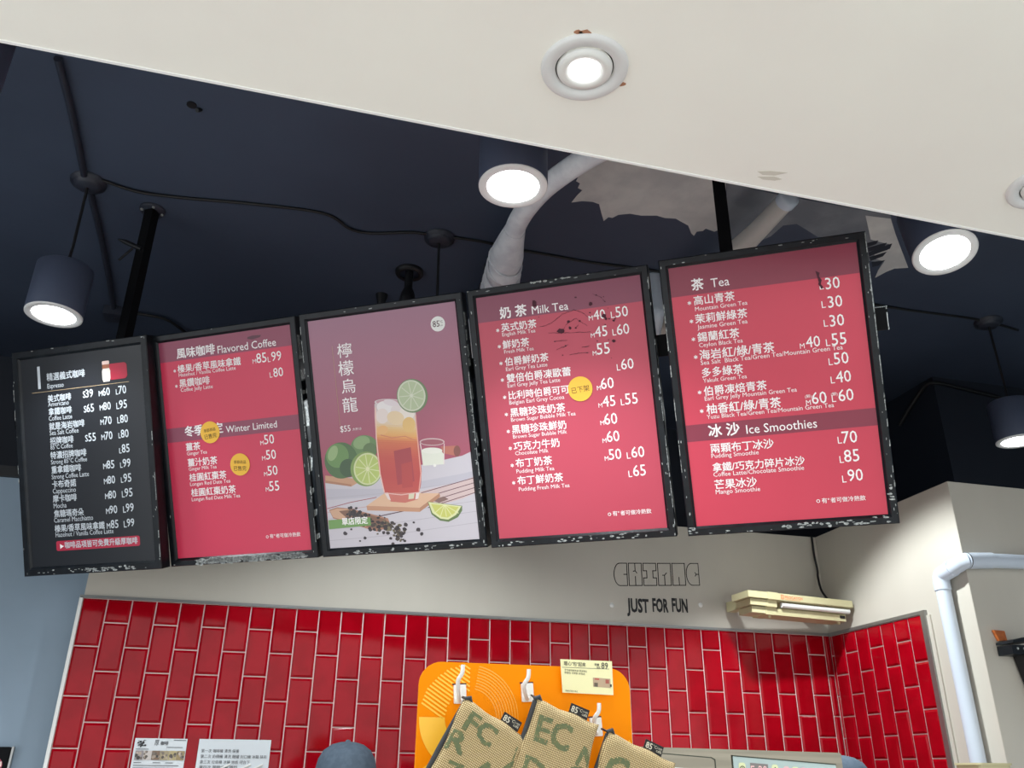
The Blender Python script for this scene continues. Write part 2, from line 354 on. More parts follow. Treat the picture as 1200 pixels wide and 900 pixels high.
# ------------------------------------------------------------------ menu boards: print positions in mm from the board corner
MENU_TEXT = {
 0: [('b', '1', 113, 159.0, 22),
  ('H', '精選義式咖啡', 157, 131.0, 181),
  ('h', 'Espresso', 158, 161.0, 77),
  ('n', '美式咖啡', 156, 216.5, 111),
  ('e', 'Americano', 156, 234.0, 98),
  ('n', '拿鐵咖啡', 156, 269.0, 110),
  ('e', 'Coffee Latte', 155, 290.5, 111),
  ('n', '就是海岩咖啡', 155, 327.5, 167),
  ('e', 'Sea Salt Coffee', 155, 348.5, 137),
  ('n', '招牌咖啡', 155, 386.0, 111),
  ('e', '85°C Coffee', 155, 405.5, 105),
  ('n', '特濃招牌咖啡', 153, 443.5, 169),
  ('e', 'Strong 85°C Coffee', 153, 464.5, 170),
  ('n', '重拿鐵咖啡', 153, 501.0, 140),
  ('e', 'Strong Coffee Latte', 152, 523.5, 176),
  ('n', '卡布奇諾', 152, 559.0, 113),
  ('e', 'Cappuccino', 153, 580.5, 109),
  ('n', '摩卡咖啡', 152, 615.5, 112),
  ('e', 'Mocha', 153, 639.0, 61),
  ('n', '焦糖瑪奇朵', 153, 675.0, 139),
  ('e', 'Caramel Macchiatto', 151, 695.5, 183),
  ('n', '榛果/香草風味拿鐵', 152, 733.5, 233),
  ('e', 'Hazelnut / Vanilla Coffee Latte', 154, 753.0, 270),
  ('n', '咖啡品項皆可免費升級厚咖啡', 195, 799.5, 335),
  ('p', '39', 336, 215.0, 34),
  ('p', '60', 414, 215.5, 34),
  ('p', '70', 488, 216.0, 35),
  ('p', '65', 336, 273.0, 34),
  ('p', '80', 414, 272.0, 34),
  ('p', '95', 487, 273.0, 35),
  ('p', '70', 414, 329.0, 34),
  ('p', '80', 487, 329.0, 35),
  ('p', '55', 336, 388.0, 34),
  ('p', '70', 413, 388.0, 34),
  ('p', '80', 486, 387.0, 35),
  ('p', '85', 486, 445.0, 35),
  ('p', '85', 413, 501.5, 34),
  ('p', '99', 486, 501.5, 35),
  ('p', '80', 412, 560.5, 34),
  ('p', '95', 485, 559.5, 35),
  ('p', '80', 412, 618.5, 34),
  ('p', '95', 486, 616.5, 35),
  ('p', '90', 413, 676.5, 34),
  ('p', '99', 487, 674.5, 35),
  ('p', '85', 414, 733.5, 34),
  ('p', '99', 487, 731.5, 33),
  ('q', 'S', 323, 215.0, 12),
  ('q', 'M', 397, 216.0, 16),
  ('q', 'L', 476, 217.0, 10),
  ('q', 'S', 323, 273.0, 12),
  ('q', 'M', 397, 272.0, 16),
  ('q', 'L', 474, 274.0, 12),
  ('q', 'M', 396, 329.0, 16),
  ('q', 'L', 474, 330.0, 12),
  ('q', 'S', 321, 388.0, 12),
  ('q', 'M', 396, 388.0, 16),
  ('q', 'L', 475, 388.0, 10),
  ('q', 'L', 474, 447.0, 10),
  ('q', 'M', 396, 502.0, 16),
  ('q', 'L', 474, 503.0, 10),
  ('q', 'M', 395, 561.0, 16),
  ('q', 'L', 473, 561.0, 10),
  ('q', 'M', 396, 619.0, 16),
  ('q', 'L', 473, 618.0, 12),
  ('q', 'M', 396, 677.0, 16),
  ('q', 'L', 474, 677.0, 12),
  ('q', 'M', 395, 734.0, 16),
  ('q', 'L', 473, 734.0, 12)],
 1: [('H', '風味咖啡', 108, 99.5, 170),
  ('h', 'Flavored Coffee', 290, 100.0, 252),
  ('n', '榛果/香草風味拿鐵', 106, 155.0, 279),
  ('e', 'Hazelnut / Vanilla Coffee Latte', 108, 170.0, 253),
  ('n', '黑鑽咖啡', 108, 212.0, 135),
  ('e', 'Coffee Jelly Latte', 111, 229.0, 143),
  ('H', '冬季限定', 112, 403.5, 169),
  ('h', 'Winter Limited', 294, 405.5, 219),
  ('n', '薑茶', 111, 459.0, 63),
  ('e', 'Ginger Tea', 112, 476.5, 90),
  ('n', '薑汁奶茶', 113, 520.5, 130),
  ('e', 'Ginger Milk Tea', 114, 536.5, 124),
  ('n', '桂圓紅棗茶', 113, 578.5, 164),
  ('e', 'Longan Red Date Tea', 114, 595.5, 178),
  ('n', '桂圓紅棗奶茶', 115, 637.0, 197),
  ('e', 'Longan Red Date Milk Tea', 115, 654.5, 213),
  ('f', '有 者可做冷熱飲', 438, 817.0, 129),
  ('o', 'o', 422, 817.0, 15),
  ('p', '85', 453, 156.5, 43),
  ('p', '99', 517, 156.5, 42),
  ('p', '80', 519, 217.0, 41),
  ('p', '50', 453, 464.5, 42),
  ('p', '50', 455, 522.5, 42),
  ('p', '50', 455, 582.5, 42),
  ('p', '55', 456, 641.5, 42),
  ('q', 'M', 436, 156.5, 15),
  ('q', 'L', 501, 158.0, 11),
  ('q', 'L', 503, 217.0, 11),
  ('q', 'M', 436, 466.0, 14),
  ('q', 'M', 437, 524.0, 14),
  ('q', 'M', 439, 584.0, 14),
  ('q', 'M', 440, 642.0, 14),
  ('s', '*', 85, 150.5, 16),
  ('s', '*', 86, 210.5, 16)],
 2: [('v', '檸', 137, 174.0, 58),
  ('v', '檬', 134, 240.0, 60),
  ('v', '烏', 139, 305.0, 56),
  ('v', '龍', 136, 374.5, 59),
  ('p', '$55', 117, 448.5, 41),
  ('r', '大杯/冰', 166, 447.0, 36),
  ('g', '單店限定', 87, 789.0, 102)],
 3: [('H', '奶 茶', 111, 112.5, 96),
  ('h', 'Milk Tea', 226, 112.0, 128),
  ('n', '英式奶茶', 111, 159.5, 126),
  ('e', 'English Milk Tea', 112, 175.0, 119),
  ('n', '鮮奶茶', 110, 219.5, 95),
  ('e', 'Fresh Milk Tea', 113, 235.5, 106),
  ('n', '伯爵鮮奶茶', 112, 279.0, 155),
  ('e', 'Earl Grey Tea Latte', 113, 296.5, 148),
  ('n', '雙倍伯爵凍歐蕾', 112, 337.5, 227),
  ('e', 'Earl Grey Jelly Tea Latte', 113, 354.0, 187),
  ('n', '比利時伯爵可可', 113, 396.5, 214),
  ('e', 'Belgian Earl Grey Cocoa', 113, 413.5, 195),
  ('n', '黑糖珍珠奶茶', 113, 457.0, 194),
  ('e', 'Brown Sugar Bubble Milk Tea', 113, 473.0, 228),
  ('n', '黑糖珍珠鮮奶', 113, 515.5, 192),
  ('e', 'Brown Sugar Bubble Milk', 114, 531.5, 191),
  ('n', '巧克力牛奶', 113, 574.0, 162),
  ('e', 'Chocolate Milk', 116, 589.5, 118),
  ('n', '布丁奶茶', 114, 632.0, 129),
  ('e', 'Pudding Milk Tea', 114, 651.5, 134),
  ('n', '布丁鮮奶茶', 114, 692.0, 161),
  ('e', 'Pudding Fresh Milk Tea', 116, 713.0, 179),
  ('f', '有 者可做冷熱飲', 431, 819.0, 129),
  ('o', 'o', 415, 819.0, 14),
  ('p', '40', 437, 159.5, 40),
  ('p', '50', 512, 161.0, 42),
  ('p', '45', 436, 218.0, 42),
  ('p', '60', 510, 220.0, 42),
  ('p', '55', 436, 278.0, 44),
  ('p', '60', 512, 337.5, 42),
  ('p', '60', 437, 395.0, 44),
  ('p', '45', 437, 455.0, 43),
  ('p', '55', 513, 455.0, 42),
  ('p', '60', 436, 515.0, 44),
  ('p', '60', 438, 573.5, 43),
  ('p', '50', 439, 633.5, 42),
  ('p', '60', 515, 633.0, 43),
  ('p', '65', 514, 694.5, 42),
  ('q', 'M', 420, 159.5, 14),
  ('q', 'L', 496, 161.0, 12),
  ('q', 'M', 421, 218.5, 13),
  ('q', 'L', 495, 220.0, 12),
  ('q', 'M', 421, 279.0, 13),
  ('q', 'L', 497, 339.0, 12),
  ('q', 'M', 423, 397.0, 13),
  ('q', 'M', 422, 456.0, 13),
  ('q', 'L', 498, 456.0, 12),
  ('q', 'M', 422, 515.0, 13),
  ('q', 'M', 423, 575.0, 13),
  ('q', 'M', 424, 635.0, 13),
  ('q', 'L', 499, 635.0, 12),
  ('q', 'L', 498, 696.0, 12),
  ('s', '*', 90, 157.5, 15),
  ('s', '*', 90, 214.5, 15),
  ('s', '*', 90, 273.5, 15),
  ('s', '*', 89, 331.5, 15),
  ('s', '*', 91, 392.0, 15),
  ('s', '*', 91, 452.0, 15),
  ('s', '*', 92, 511.0, 15),
  ('s', '*', 93, 570.0, 15),
  ('s', '*', 94, 629.0, 15),
  ('s', '*', 93, 689.0, 15)],
 4: [('H', '茶', 97, 111.5, 38),
  ('h', 'Tea', 158, 109.0, 58),
  ('n', '高山青茶', 99, 160.0, 128),
  ('e', 'Mountain Green Tea', 100, 178.5, 164),
  ('n', '茉莉鮮綠茶', 97, 219.5, 163),
  ('e', 'Jasmine Green Tea', 101, 237.5, 157),
  ('n', '錫蘭紅茶', 98, 279.5, 131),
  ('e', 'Ceylon Black Tea', 100, 296.5, 137),
  ('n', '海岩紅/綠/青茶', 98, 338.0, 232),
  ('e', 'Sea Salt  Black Tea/Green Tea/Mountain Green Tea', 99, 354.0, 433),
  ('n', '多多綠茶', 99, 395.0, 129),
  ('e', 'Yakult Green Tea', 100, 411.5, 137),
  ('n', '伯爵凍焙青茶', 99, 454.5, 195),
  ('e', 'Earl Grey Jelly Mountain Green Tea', 99, 470.0, 284),
  ('n', '柚香紅/綠/青茶', 101, 513.5, 230),
  ('e', 'Yuzu Black Tea/Green Tea/Mountain Green Tea', 99, 529.5, 388),
  ('H', '冰 沙', 100, 588.0, 96),
  ('h', 'Ice Smoothies', 217, 588.0, 214),
  ('n', '兩顆布丁冰沙', 100, 640.5, 195),
  ('e', 'Pudding Smoothie', 100, 656.0, 147),
  ('n', '拿鐵/巧克力碎片冰沙', 100, 700.5, 282),
  ('e', 'Coffee Latte/Chocolate Smoothie', 100, 716.0, 278),
  ('n', '芒果冰沙', 100, 757.0, 131),
  ('e', 'Mango Smoothie', 101, 772.0, 138),
  ('f', '有 者可做冷熱飲', 419, 823.0, 128),
  ('o', 'o', 403, 822.0, 14),
  ('p', '30', 503, 163.0, 42),
  ('p', '30', 504, 221.0, 42),
  ('p', '30', 503, 280.0, 42),
  ('p', '40', 426, 336.5, 42),
  ('p', '55', 502, 339.0, 43),
  ('p', '50', 502, 398.5, 43),
  ('p', '40', 502, 455.5, 44),
  ('p', '60', 424, 514.5, 44),
  ('p', '60', 503, 514.0, 44),
  ('p', '70', 499, 644.5, 44),
  ('p', '85', 499, 702.5, 44),
  ('p', '90', 503, 762.5, 44),
  ('q', 'L', 485, 161.0, 12),
  ('q', 'L', 485, 219.0, 12),
  ('q', 'L', 485, 278.0, 12),
  ('q', 'M', 407, 337.5, 14),
  ('q', 'L', 485, 339.0, 12),
  ('q', 'L', 486, 399.0, 12),
  ('q', 'L', 486, 456.0, 12),
  ('q', 'M', 406, 516.0, 14),
  ('q', 'L', 483, 514.0, 12),
  ('q', 'L', 486, 644.0, 12),
  ('q', 'L', 485, 704.0, 12),
  ('q', 'L', 486, 765.0, 12),
  ('r', '(鮮)', 405, 493.0, 19),
  ('r', '(鮮)', 482, 494.0, 19),
  ('s', '*', 77, 155.5, 14),
  ('s', '*', 77, 215.5, 14),
  ('s', '*', 77, 274.0, 14),
  ('s', '*', 78, 332.0, 14),
  ('s', '*', 78, 447.0, 14),
  ('s', '*', 78, 508.0, 14)],
}
POSTER_ART = [
 ((197,191,198),[(35.1,623.1),(129.7,616.5),(264.9,613.3),(413.3,594.5),(574.1,574.2),(671.8,562.5),(635.7,895.5),(19.7,880.7)]),
 ((186,181,191),[(35.8,651.1),(251.5,667.3),(565.8,637.2),(664.3,631.7),(661.4,658.1),(565.7,664.0),(255.9,695.1),(32.8,692.8)]),
 ((178,171,179),[(34.3,687.0),(257.0,685.9),(257.0,683.8),(34.3,684.9)]),
 ((178,171,179),[(257.0,685.9),(660.8,665.0),(660.7,663.0),(257.0,683.8)]),
 ((178,171,179),[(25.9,763.3),(248.8,760.9),(248.8,758.8),(25.9,761.3)]),
 ((178,171,179),[(248.8,760.9),(652.9,737.5),(652.9,735.5),(248.8,758.8)]),
 ((178,171,179),[(21.6,801.5),(244.7,798.4),(244.7,796.3),(21.7,799.4)]),
 ((178,171,179),[(244.7,798.4),(649.0,773.8),(648.9,771.8),(244.6,796.3)]),
 ((178,171,179),[(17.1,843.2),(240.2,839.3),(240.2,837.2),(17.1,841.1)]),
 ((178,171,179),[(240.2,839.3),(644.7,813.4),(644.6,811.4),(240.2,837.2)]),
 ((204,181,179),[(403.0,688.8),(563.6,663.8),(662.1,651.5),(656.0,708.2),(562.0,724.0),(461.8,743.8),(397.5,739.3)]),
 ((105,66,74),[(406.3,695.1),(661.9,656.7),(661.5,654.1),(405.9,692.4)]),
 ((105,66,74),[(413.0,713.2),(660.0,673.9),(659.7,671.3),(412.6,710.6)]),
 ((105,66,74),[(419.7,731.3),(658.2,691.0),(657.8,688.4),(419.3,728.7)]),
 ((105,66,74),[(426.4,749.4),(656.3,708.2),(655.9,705.6),(425.9,746.7)]),
 ((155,84,89),[(32.6,725.7),(127.4,709.3),(126.9,706.6),(32.1,722.9)]),
 ((155,84,89),[(127.3,709.3),(233.5,698.2),(233.3,695.5),(127.0,706.6)]),
 ((190,153,154),[(32.4,739.3),(215.3,727.6),(215.2,725.5),(32.3,737.2)]),
 ((86,57,65),[(237.2,767.6),(338.1,754.5),(337.7,751.2),(236.8,764.2)]),
 ((131,103,97),[(442.7,722.2),(490.3,712.1),(506.9,723.4),(470.0,734.2)]),
 ((196,151,121),[(38.1,602.3),(151.8,621.7),(188.5,629.4),(137.3,650.4),(35.2,628.7)]),
 ((173,125,99),[(36.2,620.3),(138.9,642.9),(137.3,650.4),(35.2,629.4)]),
 ((105,134,88),[(258.6,515.1),(256.9,522.4),(253.8,529.3),(249.1,535.6),(243.2,541.2),(236.0,545.9),(228.0,549.5),(219.2,551.9),(210.0,553.1),(200.7,552.9),(191.5,551.5),(182.7,548.8),(174.5,545.0),(167.3,540.1),(161.3,534.3),(156.6,527.7),(153.3,520.6),(151.7,513.2),(151.7,505.8),(153.3,498.4),(156.5,491.5),(161.2,485.1),(167.3,479.5),(174.5,474.8),(182.6,471.3),(191.4,468.9),(200.7,467.8),(210.0,468.0),(219.2,469.5),(228.0,472.2),(236.0,476.1),(243.2,481.0),(249.1,486.8),(253.8,493.3),(256.9,500.4),(258.6,507.7)]),
 ((136,162,114),[(228.4,486.0),(229.0,490.0),(228.6,494.2),(227.2,498.3),(224.8,502.3),(221.6,506.1),(217.6,509.4),(212.9,512.3),(207.7,514.7),(202.2,516.4),(196.4,517.4),(190.7,517.7),(185.0,517.2),(179.7,516.1),(174.9,514.3),(170.8,511.8),(167.4,508.8),(164.8,505.3),(163.3,501.5),(162.7,497.4),(163.1,493.3),(164.5,489.1),(166.9,485.1),(170.2,481.3),(174.2,477.9),(178.9,475.1),(184.1,472.7),(189.7,471.0),(195.5,470.1),(201.2,469.8),(206.8,470.2),(212.1,471.4),(216.9,473.2),(221.0,475.7),(224.4,478.7),(226.9,482.2)]),
 ((98,120,81),[(254.3,526.4),(253.4,530.9),(251.7,535.2),(249.2,539.1),(246.0,542.5),(242.2,545.4),(237.9,547.7),(233.2,549.2),(228.4,550.0),(223.4,550.0),(218.6,549.2),(214.0,547.6),(209.8,545.3),(206.0,542.4),(202.9,538.9),(200.5,534.9),(198.9,530.6),(198.1,526.1),(198.1,521.6),(199.1,517.1),(200.8,512.8),(203.3,508.9),(206.6,505.4),(210.4,502.5),(214.7,500.3),(219.4,498.8),(224.2,498.0),(229.2,498.0),(234.0,498.9),(238.6,500.5),(242.8,502.8),(246.5,505.7),(249.6,509.2),(252.0,513.2),(253.6,517.4),(254.4,521.9)]),
 ((82,110,71),[(173.9,557.6),(171.6,569.0),(167.4,579.8),(161.5,589.8),(153.8,598.7),(144.8,606.2),(134.7,612.1),(123.7,616.1),(112.2,618.3),(100.6,618.4),(89.2,616.5),(78.3,612.6),(68.3,606.9),(59.5,599.5),(52.2,590.6),(46.5,580.6),(42.7,569.7),(41.0,558.2),(41.2,546.5),(43.5,535.1),(47.8,524.1),(53.9,514.0),(61.6,505.1),(70.7,497.6),(81.0,491.8),(92.0,487.9),(103.6,485.9),(115.2,485.9),(126.6,487.9),(137.4,491.9),(147.3,497.6),(156.0,505.1),(163.2,513.9),(168.7,523.9),(172.4,534.7),(174.1,546.1)]),
 ((107,141,86),[(139.9,537.4),(138.4,545.0),(135.5,552.2),(131.4,558.9),(126.2,564.8),(120.1,569.8),(113.1,573.7),(105.6,576.4),(97.8,577.8),(89.8,577.8),(82.0,576.5),(74.6,573.9),(67.8,570.0),(61.8,565.1),(56.8,559.1),(52.9,552.4),(50.3,545.1),(49.1,537.5),(49.2,529.7),(50.8,522.1),(53.6,514.8),(57.8,508.1),(63.0,502.1),(69.3,497.2),(76.2,493.3),(83.8,490.7),(91.6,489.3),(99.6,489.4),(107.4,490.7),(114.8,493.4),(121.5,497.3),(127.5,502.2),(132.5,508.2),(136.3,514.9),(138.8,522.1),(140.0,529.7)]),
 ((147,172,121),[(94.0,530.2),(91.3,534.6),(88.3,538.8),(84.9,542.4),(81.2,545.5),(77.5,547.8),(73.7,549.5),(70.1,550.3),(66.7,550.3),(63.6,549.4),(61.0,547.8),(58.8,545.4),(57.3,542.3),(56.3,538.7),(56.0,534.5),(56.3,530.1),(57.3,525.4),(58.9,520.6),(61.1,515.9),(63.7,511.4),(66.8,507.3),(70.2,503.7),(73.9,500.6),(77.6,498.2),(81.3,496.6),(85.0,495.8),(88.4,495.8),(91.4,496.7),(94.1,498.3),(96.2,500.7),(97.8,503.8),(98.7,507.5),(99.0,511.6),(98.7,516.0),(97.7,520.7),(96.1,525.5)]),
 ((68,91,64),[(164.9,584.6),(163.8,590.3),(161.7,595.7),(158.7,600.7),(154.9,605.2),(150.4,608.9),(145.3,611.8),(139.8,613.9),(134.1,614.9),(128.3,615.0),(122.6,614.0),(117.2,612.1),(112.3,609.2),(107.9,605.5),(104.3,601.1),(101.5,596.1),(99.6,590.7),(98.7,585.0),(98.8,579.2),(100.0,573.5),(102.1,568.0),(105.1,563.0),(108.9,558.6),(113.5,554.8),(118.6,551.9),(124.1,549.9),(129.8,548.9),(135.6,548.8),(141.3,549.8),(146.7,551.8),(151.6,554.7),(155.9,558.3),(159.5,562.7),(162.3,567.7),(164.2,573.1),(165.0,578.8)]),
 ((129,153,88),[(266.0,596.2),(263.9,607.0),(259.9,617.3),(254.3,626.9),(247.1,635.4),(238.6,642.5),(229.1,648.1),(218.8,652.0),(208.0,654.1),(197.1,654.2),(186.3,652.4),(176.1,648.8),(166.7,643.4),(158.5,636.4),(151.6,628.0),(146.3,618.5),(142.7,608.1),(141.1,597.2),(141.3,586.1),(143.5,575.2),(147.5,564.8),(153.2,555.2),(160.5,546.7),(169.1,539.5),(178.7,534.0),(189.1,530.2),(200.0,528.2),(210.9,528.2),(221.6,530.1),(231.7,533.8),(241.0,539.3),(249.2,546.3),(256.0,554.7),(261.2,564.2),(264.6,574.5),(266.2,585.2)]),
 ((204,209,163),[(263.8,596.0),(261.9,606.0),(258.3,615.6),(253.3,624.4),(247.0,632.3),(239.5,638.9),(231.0,644.1),(221.9,647.7),(212.4,649.6),(202.8,649.8),(193.3,648.2),(184.4,644.9),(176.1,639.9),(168.9,633.5),(162.9,625.7),(158.3,617.0),(155.2,607.4),(153.8,597.4),(154.1,587.2),(156.0,577.1),(159.6,567.5),(164.7,558.6),(171.1,550.7),(178.7,544.1),(187.2,538.9),(196.4,535.4),(205.9,533.5),(215.5,533.5),(225.0,535.1),(233.9,538.6),(242.0,543.6),(249.2,550.0),(255.1,557.7),(259.7,566.5),(262.7,575.9),(264.1,585.9)]),
 ((178,193,111),[(257.9,595.6),(256.2,604.6),(253.0,613.3),(248.5,621.3),(242.8,628.4),(236.1,634.4),(228.6,639.1),(220.4,642.4),(212.0,644.2),(203.4,644.3),(195.0,642.9),(187.0,639.9),(179.6,635.4),(173.2,629.5),(167.8,622.6),(163.7,614.6),(161.0,606.0),(159.8,596.9),(160.0,587.6),(161.8,578.5),(165.0,569.8),(169.5,561.7),(175.3,554.6),(182.1,548.6),(189.7,543.9),(197.9,540.7),(206.4,539.0),(214.9,538.9),(223.3,540.4),(231.3,543.5),(238.6,548.0),(245.0,553.9),(250.2,560.9),(254.3,568.8),(256.9,577.4),(258.2,586.4)]),
 ((209,214,163),[(208.7,593.3),(254.7,604.2),(255.7,600.9),(209.7,590.0)]),
 ((209,214,163),[(207.7,592.6),(237.8,630.9),(240.8,628.9),(210.7,590.6)]),
 ((209,214,163),[(207.3,591.7),(210.0,642.9),(213.7,642.7),(211.0,591.5)]),
 ((209,214,163),[(207.5,590.8),(181.6,635.4),(184.9,636.9),(210.8,592.4)]),
 ((209,214,163),[(208.3,590.1),(163.6,610.9),(165.3,613.9),(210.0,593.1)]),
 ((209,214,163),[(209.7,590.0),(163.3,579.0),(162.3,582.3),(208.7,593.3)]),
 ((209,214,163),[(210.7,590.6),(180.4,552.1),(177.3,554.1),(207.7,592.6)]),
 ((209,214,163),[(211.0,591.5),(208.3,540.3),(204.6,540.5),(207.3,591.7)]),
 ((209,214,163),[(210.8,592.4),(236.6,548.0),(233.3,546.4),(207.5,590.8)]),
 ((209,214,163),[(210.0,593.1),(254.4,572.5),(252.7,569.4),(208.3,590.1)]),
 ((218,219,177),[(215.8,592.2),(215.6,593.5),(215.1,594.7),(214.5,595.8),(213.7,596.9),(212.8,597.7),(211.8,598.4),(210.7,598.9),(209.5,599.1),(208.3,599.1),(207.2,598.9),(206.1,598.5),(205.1,597.9),(204.2,597.0),(203.5,596.0),(203.0,594.9),(202.6,593.7),(202.4,592.4),(202.5,591.1),(202.7,589.8),(203.2,588.5),(203.8,587.4),(204.6,586.4),(205.5,585.5),(206.5,584.8),(207.7,584.4),(208.8,584.1),(210.0,584.1),(211.1,584.3),(212.2,584.7),(213.2,585.4),(214.1,586.2),(214.8,587.2),(215.4,588.3),(215.7,589.5),(215.9,590.8)]),
 ((218,219,205),[(422.4,544.4),(498.6,550.9),(508.4,565.2),(504.8,598.6),(423.9,597.4)]),
 ((203,179,179),[(514.1,519.9),(513.1,522.2),(510.8,524.2),(507.1,526.0),(502.2,527.5),(496.3,528.7),(489.5,529.4),(482.0,529.8),(474.0,529.7),(465.9,529.2),(457.7,528.2),(449.9,526.9),(442.6,525.3),(436.0,523.4),(430.3,521.2),(425.8,518.9),(422.6,516.4),(420.7,514.0),(420.2,511.6),(421.2,509.3),(423.6,507.2),(427.3,505.4),(432.2,503.9),(438.2,502.8),(445.1,502.0),(452.6,501.7),(460.6,501.8),(468.8,502.3),(476.9,503.3),(484.7,504.6),(492.0,506.2),(498.5,508.2),(504.1,510.3),(508.6,512.7),(511.8,515.1),(513.6,517.5)]),
 ((155,89,100),[(509.8,520.2),(508.9,521.9),(506.8,523.4),(503.6,524.7),(499.2,525.8),(493.8,526.5),(487.6,527.0),(480.8,527.1),(473.6,527.0),(466.2,526.5),(458.8,525.7),(451.6,524.6),(444.9,523.2),(438.9,521.7),(433.8,520.0),(429.7,518.2),(426.7,516.3),(424.9,514.4),(424.5,512.6),(425.3,510.9),(427.4,509.4),(430.8,508.1),(435.2,507.0),(440.6,506.3),(446.8,505.8),(453.7,505.7),(460.9,505.9),(468.4,506.4),(475.7,507.2),(482.9,508.3),(489.5,509.6),(495.5,511.2),(500.6,512.9),(504.6,514.7),(507.6,516.5),(509.3,518.4)]),
 ((225,224,213),[(502.3,549.9),(501.5,551.7),(499.5,553.3),(496.5,554.8),(492.4,556.0),(487.5,556.9),(481.8,557.5),(475.5,557.7),(468.9,557.7),(462.1,557.2),(455.3,556.5),(448.8,555.5),(442.7,554.1),(437.2,552.6),(432.5,550.8),(428.7,549.0),(426.0,547.0),(424.4,545.1),(424.0,543.1),(424.8,541.3),(426.8,539.7),(429.9,538.2),(434.0,537.0),(439.0,536.1),(444.7,535.5),(451.0,535.3),(457.6,535.4),(464.4,535.8),(471.2,536.5),(477.7,537.6),(483.8,538.9),(489.3,540.5),(493.9,542.2),(497.6,544.1),(500.3,546.0),(501.9,548.0)]),
 ((182,111,95),[(498.9,534.8),(555.5,537.0),(558.5,574.9),(504.8,559.5)]),
 ((131,80,74),[(569.6,557.0),(569.0,560.4),(568.1,563.6),(566.8,566.5),(565.3,569.2),(563.5,571.4),(561.5,573.2),(559.3,574.4),(557.1,575.1),(554.9,575.2),(552.7,574.8),(550.7,573.7),(548.9,572.1),(547.3,570.0),(546.0,567.5),(545.0,564.7),(544.4,561.5),(544.2,558.2),(544.4,554.9),(544.9,551.5),(545.9,548.3),(547.1,545.4),(548.7,542.7),(550.5,540.5),(552.5,538.7),(554.6,537.4),(556.9,536.8),(559.1,536.7),(561.2,537.1),(563.3,538.2),(565.1,539.8),(566.7,541.9),(568.0,544.4),(568.9,547.2),(569.5,550.4),(569.8,553.7)]),
 ((222,202,203),[(420.0,517.3),(422.8,544.7),(426.4,544.4),(423.6,517.0)]),
 ((222,202,203),[(510.7,525.0),(502.0,598.4),(504.8,598.7),(513.5,525.3)]),
 ((229,227,219),[(473.9,600.2),(473.7,601.1),(473.4,602.0),(472.9,602.8),(472.2,603.5),(471.4,604.1),(470.6,604.6),(469.6,604.9),(468.6,605.1),(467.6,605.1),(466.7,604.9),(465.7,604.6),(464.9,604.1),(464.1,603.5),(463.5,602.8),(463.0,602.0),(462.7,601.1),(462.5,600.2),(462.5,599.2),(462.7,598.3),(463.1,597.4),(463.6,596.6),(464.2,595.9),(465.0,595.3),(465.9,594.8),(466.8,594.5),(467.8,594.3),(468.8,594.3),(469.8,594.5),(470.7,594.8),(471.6,595.3),(472.3,595.9),(473.0,596.6),(473.4,597.4),(473.8,598.3),(473.9,599.2)]),
 ((215,176,147),[(190.0,724.8),(266.1,683.4),(475.2,700.2),(395.4,745.9)]),
 ((192,144,116),[(190.0,724.8),(395.4,745.9),(393.7,760.8),(191.2,741.5)]),
 ((178,131,105),[(395.4,745.9),(475.2,700.2),(476.7,712.5),(393.7,760.8)]),
 ((205,188,190),[(261.6,358.3),(417.4,384.8),(417.2,392.6),(260.9,366.4)]),
 ((209,191,192),[(260.9,366.4),(417.2,392.6),(416.9,400.3),(260.1,374.4)]),
 ((212,196,194),[(260.1,374.4),(416.9,400.3),(416.7,408.0),(259.4,382.5)]),
 ((216,199,196),[(259.4,382.5),(416.7,408.0),(416.5,415.8),(258.6,390.6)]),
 ((218,202,195),[(258.6,390.6),(416.5,415.8),(416.2,423.5),(257.8,398.6)]),
 ((219,202,192),[(257.8,398.6),(416.2,423.5),(416.0,431.2),(257.1,406.7)]),
 ((220,202,187),[(257.1,406.7),(416.0,431.2),(415.9,439.0),(256.8,414.8)]),
 ((221,202,184),[(256.8,414.8),(415.9,439.0),(415.8,446.7),(256.4,422.9)]),
 ((222,198,172),[(256.4,422.9),(415.8,446.7),(415.7,454.5),(256.1,431.0)]),
 ((222,192,152),[(256.1,431.0),(415.7,454.5),(415.6,462.2),(255.7,439.1)]),
 ((222,186,132),[(255.7,439.1),(415.6,462.2),(415.5,469.9),(255.4,447.2)]),
 ((222,179,120),[(255.4,447.2),(415.5,469.9),(415.4,477.7),(255.1,455.3)]),
 ((222,172,112),[(255.1,455.3),(415.4,477.7),(415.4,485.4),(254.7,463.4)]),
 ((222,166,104),[(254.7,463.4),(415.4,485.4),(415.6,493.2),(254.4,471.5)]),
 ((221,157,96),[(254.4,471.5),(415.6,493.2),(415.8,501.0),(254.0,479.6)]),
 ((213,138,89),[(254.0,479.6),(415.8,501.0),(415.9,508.7),(253.6,487.7)]),
 ((206,118,83),[(253.6,487.7),(415.9,508.7),(416.1,516.5),(253.3,495.8)]),
 ((202,110,80),[(253.3,495.8),(416.1,516.5),(416.3,524.3),(252.9,503.9)]),
 ((201,106,79),[(252.9,503.9),(416.3,524.3),(416.5,532.0),(252.5,512.0)]),
 ((199,103,78),[(252.5,512.0),(416.5,532.0),(416.7,539.8),(252.2,520.1)]),
 ((196,98,78),[(252.2,520.1),(416.7,539.8),(416.8,547.5),(251.8,528.2)]),
 ((195,95,78),[(251.8,528.2),(416.8,547.5),(416.9,555.3),(251.9,536.3)]),
 ((193,91,77),[(251.9,536.3),(416.9,555.3),(416.9,563.0),(252.0,544.4)]),
 ((191,87,76),[(252.0,544.4),(416.9,563.0),(416.9,570.8),(252.2,552.6)]),
